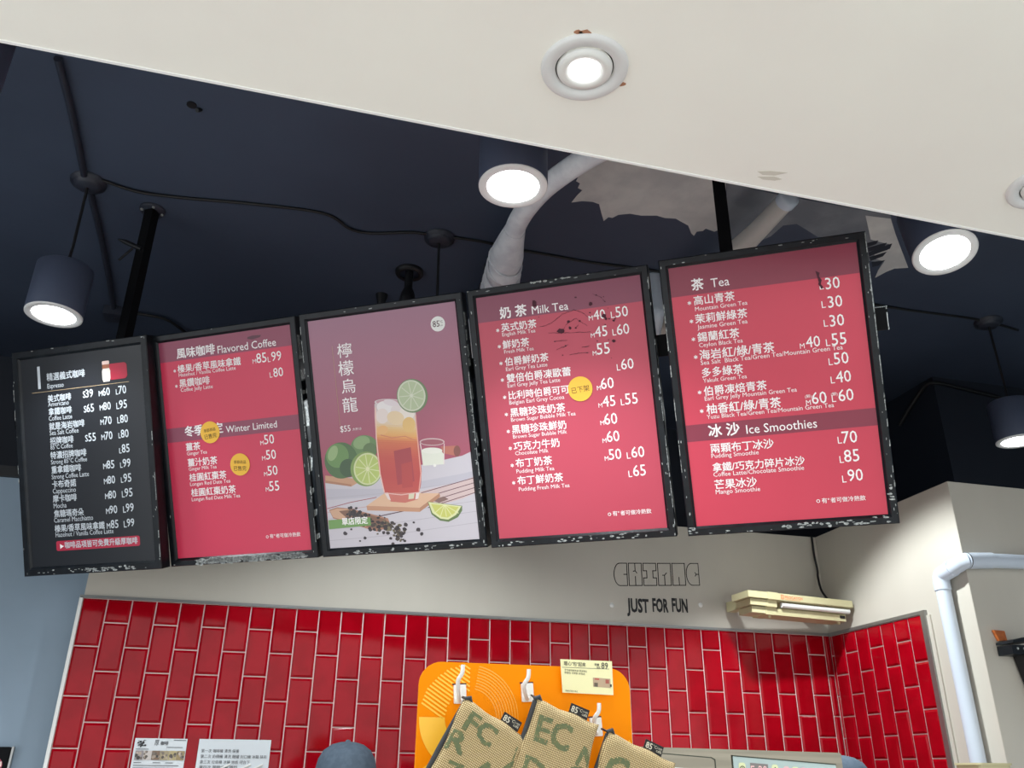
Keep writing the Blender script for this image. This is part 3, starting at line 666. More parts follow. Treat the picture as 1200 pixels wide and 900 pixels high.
 ((189,84,75),[(252.2,552.6),(416.9,570.8),(416.9,578.5),(252.4,560.7)]),
 ((189,84,75),[(252.4,560.7),(416.9,578.5),(416.9,586.3),(252.5,568.8)]),
 ((188,82,75),[(252.5,568.8),(416.9,586.3),(416.9,594.0),(252.7,577.0)]),
 ((187,81,75),[(252.7,577.0),(416.9,594.0),(416.9,601.7),(252.8,585.1)]),
 ((186,80,74),[(252.8,585.1),(416.9,601.7),(416.9,609.5),(253.0,593.2)]),
 ((185,79,74),[(253.0,593.2),(416.9,609.5),(416.5,617.2),(253.4,601.4)]),
 ((184,77,74),[(253.4,601.4),(416.5,617.2),(415.2,624.8),(254.3,609.6)]),
 ((183,77,74),[(254.3,609.6),(415.2,624.8),(414.0,632.5),(255.1,617.7)]),
 ((183,77,74),[(255.1,617.7),(414.0,632.5),(412.7,640.1),(256.0,625.9)]),
 ((183,77,74),[(256.0,625.9),(412.7,640.1),(411.5,647.7),(256.8,634.1)]),
 ((184,78,75),[(256.8,634.1),(411.5,647.7),(410.2,655.4),(257.7,642.3)]),
 ((184,79,75),[(257.7,642.3),(410.2,655.4),(408.9,663.0),(258.5,650.5)]),
 ((185,80,76),[(258.5,650.5),(408.9,663.0),(406.8,670.6),(259.8,658.7)]),
 ((185,81,76),[(259.8,658.7),(406.8,670.6),(403.9,678.1),(261.4,666.9)]),
 ((186,82,77),[(261.4,666.9),(403.9,678.1),(401.1,685.6),(263.0,675.1)]),
 ((186,83,77),[(263.0,675.1),(401.1,685.6),(398.2,693.2),(264.6,683.3)]),
 ((162,68,74),[(317.7,535.3),(384.4,527.5),(385.5,650.1),(318.9,658.6)]),
 ((175,73,72),[(341.6,585.2),(382.5,578.4),(377.6,669.9),(335.9,670.8)]),
 ((211,197,199),[(414.8,379.9),(413.0,382.5),(409.1,384.6),(403.0,386.1),(395.1,387.0),(385.4,387.3),(374.2,386.9),(362.0,385.9),(349.1,384.3),(335.9,382.1),(322.7,379.5),(310.0,376.4),(298.1,373.0),(287.5,369.4),(278.5,365.7),(271.3,362.0),(266.1,358.4),(263.2,355.1),(262.6,352.0),(264.4,349.5),(268.4,347.4),(274.6,345.9),(282.7,345.0),(292.6,344.7),(303.9,345.1),(316.2,346.2),(329.2,347.8),(342.5,350.0),(355.6,352.7),(368.2,355.8),(379.9,359.2),(390.4,362.8),(399.3,366.5),(406.3,370.1),(411.3,373.7),(414.2,377.0)]),
 ((196,153,161),[(409.2,377.6),(407.7,379.4),(404.2,380.9),(398.7,381.8),(391.4,382.3),(382.5,382.2),(372.2,381.6),(361.0,380.4),(349.1,378.8),(336.8,376.8),(324.6,374.4),(312.9,371.6),(301.9,368.7),(292.0,365.7),(283.6,362.6),(276.9,359.5),(272.0,356.7),(269.2,354.0),(268.6,351.7),(270.1,349.8),(273.7,348.4),(279.3,347.4),(286.8,347.0),(295.8,347.1),(306.2,347.8),(317.5,349.0),(329.5,350.6),(341.8,352.7),(353.9,355.1),(365.6,357.8),(376.5,360.8),(386.2,363.8),(394.5,366.9),(401.1,369.9),(405.9,372.7),(408.6,375.3)]),
 ((230,223,222),[(340.8,385.9),(339.1,389.6),(336.4,392.9),(332.7,395.8),(328.3,398.0),(323.1,399.6),(317.4,400.5),(311.3,400.7),(305.0,400.1),(298.8,398.8),(292.8,396.8),(287.1,394.2),(282.0,391.1),(277.6,387.5),(274.1,383.6),(271.5,379.4),(270.0,375.2),(269.5,371.0),(270.2,367.0),(271.9,363.2),(274.7,359.9),(278.3,357.1),(282.9,354.8),(288.1,353.2),(293.8,352.4),(299.9,352.2),(306.2,352.8),(312.4,354.1),(318.4,356.1),(324.1,358.7),(329.1,361.9),(333.5,365.5),(337.0,369.4),(339.5,373.5),(341.0,377.7),(341.5,381.9)]),
 ((223,211,210),[(397.1,379.8),(397.1,383.3),(396.0,387.0),(393.8,390.5),(390.6,394.0),(386.4,397.1),(381.5,399.9),(375.8,402.3),(369.7,404.1),(363.3,405.4),(356.7,406.1),(350.3,406.1),(344.1,405.5),(338.4,404.3),(333.4,402.5),(329.1,400.1),(325.8,397.4),(323.5,394.2),(322.3,390.8),(322.3,387.2),(323.4,383.5),(325.6,379.9),(328.9,376.5),(333.1,373.3),(338.1,370.5),(343.7,368.2),(349.9,366.3),(356.3,365.1),(362.9,364.4),(369.3,364.4),(375.5,365.1),(381.1,366.3),(386.1,368.1),(390.4,370.4),(393.6,373.2),(395.9,376.3)]),
 ((227,212,206),[(312.5,408.0),(311.6,412.7),(310.0,417.2),(307.7,421.3),(304.8,424.9),(301.3,428.0),(297.5,430.4),(293.3,432.0),(289.0,432.8),(284.6,432.9),(280.4,432.0),(276.3,430.4),(272.6,428.0),(269.3,425.0),(266.6,421.3),(264.5,417.2),(263.1,412.7),(262.5,408.0),(262.7,403.2),(263.6,398.5),(265.2,394.0),(267.5,389.9),(270.4,386.3),(273.9,383.2),(277.7,380.8),(281.9,379.2),(286.2,378.4),(290.6,378.4),(294.9,379.3),(298.9,380.9),(302.6,383.3),(305.9,386.4),(308.6,390.0),(310.6,394.1),(312.0,398.6),(312.6,403.3)]),
 ((230,219,210),[(409.3,416.5),(407.0,419.9),(404.1,422.9),(400.5,425.3),(396.3,427.0),(391.8,428.1),(387.0,428.5),(382.1,428.2),(377.2,427.1),(372.5,425.4),(368.1,423.0),(364.2,420.1),(360.9,416.7),(358.2,412.9),(356.3,408.9),(355.2,404.7),(355.0,400.6),(355.6,396.5),(357.1,392.7),(359.4,389.3),(362.4,386.3),(366.0,383.9),(370.1,382.2),(374.7,381.1),(379.5,380.7),(384.4,381.1),(389.3,382.1),(394.0,383.9),(398.4,386.3),(402.3,389.2),(405.6,392.6),(408.2,396.4),(410.1,400.4),(411.2,404.5),(411.4,408.7),(410.8,412.7)]),
 ((227,202,166),[(369.3,428.5),(367.2,432.3),(364.2,435.6),(360.4,438.4),(356.0,440.6),(351.0,442.0),(345.6,442.7),(339.9,442.7),(334.2,441.8),(328.6,440.3),(323.3,438.0),(318.4,435.1),(314.1,431.6),(310.5,427.7),(307.8,423.5),(306.0,419.1),(305.2,414.7),(305.3,410.3),(306.5,406.1),(308.6,402.3),(311.6,399.0),(315.4,396.2),(319.9,394.0),(324.9,392.6),(330.3,391.9),(336.0,392.0),(341.7,392.8),(347.3,394.4),(352.6,396.7),(357.5,399.7),(361.7,403.1),(365.3,407.0),(368.0,411.2),(369.8,415.6),(370.6,420.0),(370.4,424.3)]),
 ((222,209,212),[(353.5,369.8),(352.5,371.5),(350.6,372.8),(348.0,373.8),(344.7,374.5),(340.9,374.7),(336.5,374.5),(331.9,374.0),(327.0,373.0),(322.1,371.7),(317.3,370.1),(312.8,368.2),(308.6,366.0),(305.0,363.8),(302.0,361.5),(299.7,359.1),(298.2,356.9),(297.6,354.7),(297.8,352.8),(298.8,351.1),(300.7,349.7),(303.3,348.7),(306.6,348.1),(310.5,347.9),(314.9,348.1),(319.5,348.6),(324.4,349.6),(329.3,350.9),(334.1,352.6),(338.6,354.5),(342.7,356.6),(346.3,358.8),(349.3,361.2),(351.6,363.5),(353.1,365.7),(353.7,367.9)]),
 ((223,184,119),[(410.2,450.1),(408.9,454.7),(406.9,459.0),(404.2,462.8),(401.0,466.2),(397.4,469.0),(393.4,471.0),(389.2,472.3),(384.9,472.8),(380.6,472.5),(376.5,471.3),(372.6,469.4),(369.2,466.8),(366.3,463.5),(364.0,459.7),(362.3,455.4),(361.4,450.9),(361.2,446.2),(361.8,441.5),(363.1,436.9),(365.1,432.6),(367.8,428.7),(371.0,425.4),(374.6,422.6),(378.7,420.6),(382.9,419.3),(387.2,418.8),(391.5,419.2),(395.6,420.3),(399.4,422.3),(402.8,424.9),(405.7,428.2),(408.0,432.0),(409.7,436.2),(410.6,440.7),(410.8,445.4)]),
 ((227,176,118),[(303.4,451.6),(303.8,454.4),(303.6,457.3),(302.7,460.2),(301.2,463.0),(299.1,465.6),(296.5,467.9),(293.4,469.9),(290.0,471.4),(286.4,472.6),(282.6,473.2),(278.8,473.4),(275.1,473.0),(271.6,472.1),(268.4,470.8),(265.6,469.0),(263.3,466.9),(261.6,464.4),(260.6,461.8),(260.1,458.9),(260.4,456.0),(261.3,453.1),(262.8,450.3),(264.9,447.7),(267.5,445.4),(270.6,443.4),(274.0,441.9),(277.7,440.8),(281.5,440.1),(285.3,440.0),(289.0,440.4),(292.5,441.2),(295.6,442.6),(298.4,444.3),(300.7,446.5),(302.3,448.9)]),
 ((204,127,95),[(272.2,474.6),(315.0,488.8),(316.2,485.6),(273.4,471.4)]),
 ((204,127,95),[(315.6,488.9),(367.0,488.1),(367.0,484.7),(315.6,485.5)]),
 ((204,127,95),[(366.2,487.9),(406.3,507.1),(407.9,504.1),(367.9,484.9)]),
 ((230,188,177),[(260.9,372.1),(253.3,481.7),(257.7,481.9),(265.3,372.4)]),
 ((230,188,177),[(253.3,481.8),(253.8,612.6),(258.2,612.6),(257.7,481.8)]),
 ((230,188,177),[(253.8,612.9),(262.7,680.9),(267.1,680.3),(258.2,612.3)]),
 ((223,162,152),[(413.4,414.5),(411.0,529.9),(415.3,530.0),(417.8,414.6)]),
 ((223,162,152),[(411.0,530.0),(410.7,625.1),(415.1,625.0),(415.3,530.0)]),
 ((223,162,152),[(410.8,624.7),(396.8,686.1),(401.1,686.8),(415.0,625.4)]),
 ((196,113,102),[(264.7,682.0),(400.0,690.6),(391.4,715.8),(341.0,724.4),(286.8,716.5)]),
 ((222,202,198),[(264.7,682.0),(279.4,683.1),(287.3,712.4),(276.8,706.9)]),
 ((211,204,177),[(359.1,692.3),(381.0,691.9),(375.9,711.9),(355.4,712.5)]),
 ((227,214,210),[(386.9,691.0),(400.8,689.3),(393.1,713.2),(381.3,715.1)]),
 ((222,179,173),[(264.2,685.0),(329.2,696.6),(330.0,693.3),(265.0,681.7)]),
 ((222,179,173),[(329.7,696.6),(400.0,692.3),(399.9,688.9),(329.5,693.3)]),
 ((110,131,93),[(469.0,341.0),(468.9,351.5),(467.0,361.9),(463.5,371.7),(458.3,380.8),(451.6,388.7),(443.7,395.3),(434.8,400.4),(425.1,403.8),(414.9,405.4),(404.6,405.2),(394.4,403.1),(384.7,399.2),(375.7,393.7),(367.8,386.6),(361.2,378.3),(356.1,368.9),(352.6,358.8),(350.8,348.3),(350.9,337.6),(352.8,327.1),(356.4,317.2),(361.7,308.1),(368.5,300.1),(376.5,293.5),(385.5,288.5),(395.3,285.2),(405.5,283.7),(415.8,284.0),(426.0,286.2),(435.6,290.1),(444.5,295.7),(452.3,302.8),(458.8,311.1),(463.9,320.4),(467.3,330.5)]),
 ((204,207,186),[(460.5,340.3),(460.4,350.1),(458.8,359.7),(455.6,368.7),(450.9,377.1),(444.9,384.4),(437.7,390.5),(429.7,395.2),(420.9,398.3),(411.7,399.7),(402.4,399.5),(393.2,397.6),(384.5,394.0),(376.4,388.8),(369.2,382.3),(363.2,374.6),(358.6,366.0),(355.4,356.7),(353.8,346.9),(353.9,337.1),(355.6,327.4),(358.8,318.3),(363.6,309.9),(369.7,302.6),(376.9,296.5),(385.0,291.9),(393.8,288.8),(403.1,287.4),(412.4,287.8),(421.5,289.8),(430.3,293.4),(438.3,298.6),(445.4,305.1),(451.3,312.8),(455.8,321.4),(458.9,330.7)]),
 ((178,190,154),[(454.8,340.7),(454.7,349.5),(453.3,358.2),(450.4,366.4),(446.2,373.9),(440.9,380.5),(434.5,386.0),(427.3,390.2),(419.5,393.0),(411.3,394.3),(403.0,394.1),(394.8,392.3),(387.0,389.1),(379.8,384.5),(373.4,378.6),(368.0,371.6),(363.9,363.8),(361.1,355.4),(359.6,346.6),(359.7,337.7),(361.2,329.0),(364.1,320.7),(368.3,313.1),(373.7,306.5),(380.1,301.0),(387.4,296.9),(395.3,294.1),(403.5,292.8),(411.8,293.1),(420.0,295.0),(427.8,298.3),(434.9,302.9),(441.2,308.8),(446.5,315.8),(450.6,323.6),(453.4,332.0)]),
 ((206,209,189),[(406.8,344.9),(449.7,362.1),(450.8,359.6),(408.0,342.4)]),
 ((206,209,189),[(406.1,344.2),(428.0,387.1),(430.6,386.0),(408.7,343.0)]),
 ((206,209,189),[(406.0,343.4),(396.6,392.0),(399.4,392.5),(408.8,343.9)]),
 ((206,209,189),[(406.4,342.6),(370.0,374.2),(372.0,376.2),(408.4,344.6)]),
 ((206,209,189),[(407.4,342.3),(360.9,341.8),(360.9,344.6),(407.4,345.0)]),
 ((206,209,189),[(408.4,342.7),(373.7,310.5),(371.7,312.4),(406.4,344.6)]),
 ((206,209,189),[(408.8,343.5),(402.1,294.7),(399.2,295.0),(406.0,343.8)]),
 ((206,209,189),[(408.7,344.3),(432.9,301.7),(430.4,300.4),(406.1,343.0)]),
 ((206,209,189),[(407.9,344.9),(451.7,328.4),(450.7,325.9),(406.9,342.4)]),
 ((209,212,194),[(413.1,344.2),(412.9,345.3),(412.6,346.2),(412.0,347.2),(411.4,348.0),(410.6,348.6),(409.7,349.2),(408.7,349.5),(407.7,349.7),(406.7,349.7),(405.7,349.5),(404.8,349.1),(403.9,348.6),(403.2,347.9),(402.6,347.1),(402.1,346.1),(401.8,345.1),(401.6,344.1),(401.6,343.0),(401.8,342.0),(402.2,341.0),(402.7,340.1),(403.4,339.3),(404.2,338.6),(405.1,338.1),(406.1,337.7),(407.0,337.5),(408.1,337.6),(409.0,337.7),(410.0,338.1),(410.8,338.7),(411.6,339.4),(412.2,340.2),(412.7,341.1),(413.0,342.1),(413.2,343.1)]),
 ((100,120,76),[(427.8,726.5),(437.2,772.5),(466.8,796.8),(498.1,803.5),(535.1,789.2),(553.1,766.9),(554.9,750.3)]),
 ((213,214,163),[(429.8,728.0),(441.3,768.0),(469.6,790.2),(497.6,795.4),(529.0,780.7),(552.0,751.4)]),
 ((196,197,107),[(439.8,735.5),(451.0,764.7),(473.2,783.7),(497.0,788.0),(522.5,774.9),(541.9,753.4)]),
 ((218,218,163),[(488.4,740.6),(447.5,768.1),(449.1,770.3),(490.0,742.7)]),
 ((218,218,163),[(487.9,741.1),(468.4,782.3),(471.0,783.3),(490.5,742.2)]),
 ((218,218,163),[(487.8,741.8),(491.0,784.4),(493.8,784.2),(490.6,741.5)]),
 ((218,218,163),[(488.0,742.3),(513.7,786.5),(516.2,785.1),(490.5,741.0)]),
 ((218,218,163),[(488.4,742.8),(537.9,776.4),(539.6,774.2),(490.1,740.6)]),
 ((171,125,104),[(39.5,729.7),(72.4,722.2),(124.7,730.0),(269.3,775.6),(277.7,806.3),(221.3,820.6),(133.2,790.2),(52.8,761.3)]),
 ((202,162,135),[(42.2,732.7),(72.0,726.3),(116.9,732.2),(173.6,765.1),(133.8,784.7),(53.3,757.1)]),
 ((129,96,81),[(78.5,736.5),(124.3,734.1),(261.5,779.2),(266.3,802.8),(215.0,810.6),(119.7,775.4)]),
 ((55,49,53),[(315.0,831.9),(320.7,827.1),(327.8,832.3),(327.7,837.5),(320.6,840.4),(312.6,837.8)]),
 ((55,49,53),[(185.7,774.1),(188.0,775.1),(187.8,778.2),(185.1,779.3),(181.3,777.6),(183.0,775.1)]),
 ((55,49,53),[(253.2,805.3),(252.8,801.3),(256.0,797.9),(261.4,799.7),(262.7,803.3),(259.8,806.4)]),
 ((122,113,88),[(281.6,823.8),(282.8,819.6),(287.0,816.6),(292.0,819.9),(292.3,823.5),(287.3,826.8)]),
 ((79,70,65),[(205.9,791.1),(213.5,788.1),(219.0,790.2),(221.1,795.8),(213.8,799.8),(207.0,796.7)]),
 ((102,91,74),[(316.7,808.9),(305.2,809.7),(301.6,803.4),(306.3,798.4),(313.8,798.3),(321.3,802.7)]),
 ((63,56,58),[(218.0,817.3),(214.5,817.8),(211.9,814.9),(214.6,812.5),(217.4,812.6),(218.9,814.6)]),
 ((79,70,65),[(263.0,814.8),(270.2,807.8),(279.1,811.8),(280.0,816.9),(275.8,822.3),(266.4,821.1)]),
 ((102,91,74),[(308.0,856.8),(311.7,857.3),(313.4,861.0),(308.8,863.8),(304.3,861.4),(304.5,858.1)]),
 ((102,91,74),[(285.2,799.4),(281.0,805.9),(273.8,810.1),(265.9,805.0),(269.3,797.6),(276.4,795.1)]),
 ((79,70,65),[(181.2,759.6),(181.4,762.9),(178.0,764.6),(175.0,763.0),(175.4,759.8),(178.0,758.5)]),
 ((102,91,74),[(294.7,832.7),(291.2,830.3),(292.7,826.0),(296.9,824.8),(299.3,828.0),(299.5,831.3)]),
 ((79,70,65),[(134.1,756.9),(140.2,758.7),(139.4,763.5),(134.9,765.6),(129.2,764.0),(130.2,760.0)]),
 ((55,49,53),[(163.0,763.5),(157.1,762.7),(153.4,758.7),(157.6,755.4),(163.8,756.5),(166.5,760.1)]),
 ((63,56,58),[(146.7,795.8),(141.2,789.7),(143.2,782.8),(152.9,781.4),(156.4,786.9),(153.5,794.3)]),
 ((79,70,65),[(270.1,810.2),(262.3,805.1),(263.2,798.6),(269.5,793.6),(276.5,797.4),(278.1,806.2)]),
 ((79,70,65),[(131.1,756.9),(133.7,755.5),(138.1,756.2),(138.3,759.5),(135.2,761.0),(131.1,760.2)]),
 ((79,70,65),[(134.5,765.1),(135.8,768.1),(131.7,770.1),(126.9,768.8),(127.4,766.2),(130.2,763.4)]),
 ((102,91,74),[(224.7,793.4),(224.4,798.8),(220.9,801.5),(214.7,801.2),(213.7,796.0),(218.3,793.0)]),
 ((122,113,88),[(261.8,821.4),(257.6,821.5),(255.7,818.4),(256.7,814.0),(261.4,814.3),(264.7,817.6)]),
 ((102,91,74),[(326.1,819.3),(333.5,819.9),(334.6,825.3),(330.5,829.4),(323.3,827.5),(320.8,822.6)]),
 ((63,56,58),[(200.6,755.2),(203.1,758.2),(199.8,762.1),(195.1,762.7),(191.4,758.3),(194.8,754.2)]),
 ((79,70,65),[(151.9,773.9),(150.1,778.8),(144.7,782.1),(138.7,777.7),(138.9,772.8),(146.1,771.2)]),
 ((102,91,74),[(221.8,832.0),(217.0,830.2),(220.4,826.7),(224.3,825.8),(227.0,828.1),(225.8,831.6)]),
 ((55,49,53),[(120.2,762.2),(116.5,759.1),(116.7,755.2),(121.3,754.5),(125.1,756.0),(124.9,760.5)]),
 ((55,49,53),[(156.3,765.3),(165.1,760.8),(174.0,764.1),(172.8,771.8),(165.3,775.0),(156.1,772.9)]),
 ((63,56,58),[(323.1,828.9),(327.9,826.6),(331.3,830.4),(331.7,834.4),(326.4,835.6),(322.1,833.2)]),
 ((63,56,58),[(142.4,769.2),(134.3,768.9),(131.2,763.8),(133.4,758.1),(141.8,758.1),(146.3,763.6)]),
 ((122,113,88),[(263.4,812.3),(267.1,810.3),(271.8,811.5),(272.2,816.2),(268.2,819.1),(263.6,817.7)]),
 ((63,56,58),[(172.1,771.3),(164.2,773.0),(157.7,766.5),(161.0,760.8),(170.5,760.1),(174.6,763.4)]),
 ((102,91,74),[(307.5,842.0),(303.5,841.3),(302.0,837.9),(304.6,835.6),(308.6,836.3),(311.0,839.5)]),
 ((79,70,65),[(124.1,735.7),(130.2,739.9),(127.4,745.4),(122.6,746.3),(116.0,744.1),(117.7,738.7)]),
 ((79,70,65),[(292.5,834.1),(286.9,833.9),(285.3,829.1),(286.1,825.7),(292.8,824.7),(295.8,829.3)]),
 ((102,91,74),[(265.7,804.7),(260.9,799.9),(262.9,793.3),(270.2,792.3),(275.5,795.8),(275.2,801.8)]),
 ((79,70,65),[(137.5,742.1),(130.4,738.8),(132.1,732.8),(139.7,732.8),(146.4,736.0),(143.0,740.2)]),
 ((55,49,53),[(120.0,729.6),(122.4,723.5),(130.1,720.8),(134.2,725.2),(133.2,731.9),(126.4,734.3)]),
 ((63,56,58),[(311.1,829.6),(305.3,833.1),(297.9,830.2),(298.1,825.6),(303.1,822.5),(309.9,823.5)]),
 ((79,70,65),[(223.5,812.7),(231.0,809.7),(238.2,813.1),(237.9,819.5),(230.0,823.0),(223.4,818.6)]),
 ((63,56,58),[(142.9,776.1),(146.0,770.7),(151.0,767.3),(158.4,771.6),(156.6,777.3),(149.9,780.3)]),
 ((55,49,53),[(254.8,795.9),(248.5,793.2),(251.5,787.5),(257.1,785.4),(263.4,789.5),(261.4,795.2)]),
 ((63,56,58),[(227.4,810.6),(222.2,805.7),(228.6,799.8),(235.4,800.5),(237.8,805.3),(234.9,811.8)]),
 ((102,91,74),[(280.4,818.6),(283.7,815.9),(287.9,816.3),(290.8,819.8),(287.0,821.8),(282.8,822.1)]),
 ((79,70,65),[(243.4,804.2),(236.1,799.9),(236.5,792.9),(246.1,791.3),(250.6,795.3),(249.8,801.4)]),
 ((55,49,53),[(338.3,821.5),(328.9,825.8),(321.7,821.4),(320.7,814.3),(328.9,811.1),(335.9,815.8)]),
 ((63,56,58),[(144.3,735.6),(148.1,741.9),(146.6,747.3),(136.5,748.3),(132.3,742.8),(135.6,735.4)]),
 ((122,113,88),[(263.0,817.6),(267.1,815.3),(269.8,817.0),(269.6,820.4),(267.0,822.7),(262.9,820.8)]),
 ((63,56,58),[(154.9,728.0),(153.6,732.6),(148.8,735.9),(143.1,733.1),(143.7,727.6),(149.0,726.1)]),
 ((63,56,58),[(205.9,777.7),(197.9,780.8),(192.1,776.5),(192.7,770.8),(199.5,769.7),(206.2,772.6)]),
 ((63,56,58),[(269.3,802.7),(264.7,797.5),(270.1,793.7),(277.3,795.3),(278.3,799.4),(274.6,804.2)]),
 ((102,91,74),[(315.6,852.0),(317.8,855.7),(314.6,858.8),(309.2,858.6),(307.1,854.6),(311.4,851.8)]),
 ((63,56,58),[(129.5,765.8),(131.2,763.4),(134.5,763.8),(136.2,766.1),(134.0,769.0),(130.7,768.6)]),
 ((79,70,65),[(113.8,759.5),(118.7,765.8),(111.9,770.9),(105.5,769.3),(99.6,764.6),(104.9,760.4)]),
 ((55,49,53),[(213.6,792.7),(214.5,789.7),(218.9,789.3),(220.2,791.7),(219.5,794.0),(216.1,795.3)]),
 ((79,70,65),[(174.1,770.4),(172.6,766.8),(175.5,764.4),(179.5,765.2),(180.5,767.6),(178.0,770.7)]),
 ((55,49,53),[(106.2,752.8),(106.1,748.0),(111.3,746.7),(116.9,748.4),(114.9,752.8),(111.6,754.5)]),
 ((55,49,53),[(194.4,779.2),(197.9,780.5),(197.8,784.3),(195.5,786.1),(191.1,784.9),(191.5,781.9)]),
 ((63,56,58),[(166.2,754.4),(172.1,757.5),(175.8,763.4),(168.0,766.6),(159.7,764.2),(159.3,757.7)]),
 ((79,70,65),[(285.8,808.7),(278.8,812.8),(273.1,809.3),(272.3,803.0),(278.0,800.3),(287.1,802.7)]),
 ((63,56,58),[(205.3,814.6),(204.2,809.7),(209.7,806.1),(216.0,809.0),(216.6,814.5),(210.6,818.3)]),
 ((79,70,65),[(169.7,758.6),(172.7,758.0),(175.6,759.4),(175.4,762.6),(171.0,763.9),(169.1,761.7)]),
 ((79,70,65),[(180.1,793.6),(182.5,789.7),(188.7,791.1),(188.1,795.2),(185.9,798.8),(180.2,796.6)]),
 ((63,56,58),[(134.9,772.2),(137.5,766.0),(144.0,763.4),(148.8,767.9),(147.3,773.7),(140.6,774.6)]),
 ((63,56,58),[(148.3,757.7),(145.4,751.9),(149.4,746.6),(158.9,745.6),(162.2,753.1),(157.8,759.4)]),
 ((79,70,65),[(174.1,787.6),(182.2,780.7),(191.5,781.4),(195.0,788.9),(189.0,795.7),(178.8,793.7)]),
 ((63,56,58),[(155.2,760.3),(159.5,758.3),(162.0,761.9),(161.1,765.6),(155.7,766.5),(153.2,763.2)]),
 ((63,56,58),[(302.7,817.3),(296.9,822.8),(289.6,819.7),(288.3,813.2),(293.1,809.3),(300.8,811.3)]),
 ((55,49,53),[(329.7,864.9),(322.7,865.2),(318.7,861.2),(321.7,857.5),(327.2,856.2),(330.5,859.0)]),
 ((55,49,53),[(170.2,774.3),(165.5,775.7),(160.8,771.3),(164.6,767.6),(169.1,765.7),(171.7,770.1)]),
 ((55,49,53),[(197.3,812.5),(188.7,812.4),(186.8,807.7),(188.7,803.1),(197.4,802.2),(201.3,807.7)]),
 ((79,70,65),[(217.9,791.8),(219.8,795.3),(215.3,798.6),(210.9,796.8),(209.2,793.9),(212.4,791.2)]),
 ((122,113,88),[(262.7,791.4),(268.5,790.9),(273.0,793.9),(270.1,798.5),(264.8,799.0),(260.4,795.6)]),
 ((63,56,58),[(161.1,758.8),(156.7,758.0),(156.8,753.4),(161.1,751.4),(164.3,753.2),(166.2,757.2)]),
 ((102,91,74),[(311.3,825.5),(301.1,827.3),(298.8,819.7),(300.4,811.9),(311.9,814.0),(314.7,819.8)]),
 ((63,56,58),[(300.6,809.2),(301.8,805.6),(305.8,805.0),(310.4,806.8),(308.6,810.4),(303.3,812.4)]),
 ((63,56,58),[(243.4,832.3),(240.8,826.6),(242.4,820.3),(251.3,820.6),(253.2,826.3),(249.7,831.3)]),
 ((79,70,65),[(238.2,802.5),(242.4,800.3),(245.7,802.8),(247.4,806.3),(241.9,808.9),(238.2,806.0)]),
 ((55,49,53),[(143.7,751.6),(138.6,752.7),(134.9,748.4),(137.9,743.7),(142.5,743.2),(146.8,747.3)]),
 ((55,49,53),[(252.7,798.9),(258.5,802.3),(259.2,807.7),(251.7,811.3),(246.4,807.9),(247.9,802.3)]),
 ((63,56,58),[(271.2,869.8),(273.6,864.4),(280.7,862.9),(285.2,866.3),(283.6,872.7),(275.6,875.5)]),
 ((63,56,58),[(225.8,781.6),(232.7,782.2),(231.7,787.1),(227.5,790.1),(222.1,788.3),(220.6,784.0)]),
 ((79,70,65),[(127.5,755.4),(118.9,757.1),(113.2,752.6),(112.6,745.7),(122.4,744.2),(129.2,748.8)]),
 ((63,56,58),[(196.6,819.0),(189.4,816.2),(189.8,811.0),(194.0,807.4),(201.6,809.4),(203.5,815.2)]),
 ((122,113,88),[(271.0,811.5),(273.6,817.0),(269.4,821.3),(263.3,820.3),(259.5,815.9),(263.8,810.6)]),
 ((63,56,58),[(170.6,781.5),(178.3,785.1),(174.9,792.1),(167.5,795.0),(160.2,789.2),(162.0,783.7)]),
 ((63,56,58),[(124.0,757.1),(118.2,754.8),(118.3,750.2),(123.5,748.1),(128.8,750.3),(128.3,754.4)]),
 ((63,56,58),[(234.2,765.5),(233.9,762.5),(238.2,760.4),(241.1,762.4),(241.8,765.6),(238.5,767.7)]),
 ((55,49,53),[(165.5,767.7),(158.7,766.8),(157.3,760.4),(162.1,757.9),(168.5,758.6),(170.6,764.1)]),
 ((55,49,53),[(225.3,772.4),(225.8,767.6),(233.0,767.2),(239.0,769.9),(236.1,773.9),(229.4,775.9)]),
 ((79,70,65),[(290.9,792.0),(297.5,794.8),(295.8,800.4),(289.1,801.6),(283.4,797.8),(285.3,792.3)]),
 ((55,49,53),[(309.7,842.5),(306.4,848.8),(300.3,849.6),(293.9,847.2),(295.1,840.3),(302.8,838.0)]),
 ((63,56,58),[(204.9,784.1),(198.8,786.4),(192.9,784.4),(192.6,779.8),(198.2,776.8),(204.4,779.8)]),
 ((55,49,53),[(170.6,791.1),(177.3,794.6),(174.6,799.0),(167.7,799.6),(163.7,797.1),(165.2,791.8)]),
 ((55,49,53),[(117.0,755.8),(119.1,752.9),(123.8,753.0),(124.6,756.7),(123.0,760.0),(118.0,759.0)]),
 ((122,113,88),[(257.1,788.7),(251.8,790.2),(248.0,788.2),(245.8,783.5),(252.1,781.7),(256.5,784.1)]),
 ((79,70,65),[(308.2,827.6),(314.9,824.0),(320.8,826.9),(319.1,831.5),(314.7,833.8),(310.0,831.5)]),
 ((63,56,58),[(223.4,785.3),(232.0,781.2),(238.8,786.9),(237.9,792.4),(229.4,793.6),(224.5,790.5)]),
 ((55,49,53),[(295.2,836.7),(301.5,838.2),(304.0,842.9),(297.6,846.5),(292.4,845.4),(289.9,840.3)]),
 ((79,70,65),[(173.3,794.0),(169.5,792.3),(168.9,787.8),(171.8,785.7),(175.9,786.1),(178.5,790.7)]),
 ((55,49,53),[(123.6,772.3),(129.3,772.0),(134.6,773.2),(133.4,778.4),(128.0,778.9),(124.2,776.8)]),
 ((63,56,58),[(269.6,824.9),(271.8,831.2),(263.9,834.7),(257.5,833.5),(254.8,827.1),(261.6,822.0)]),
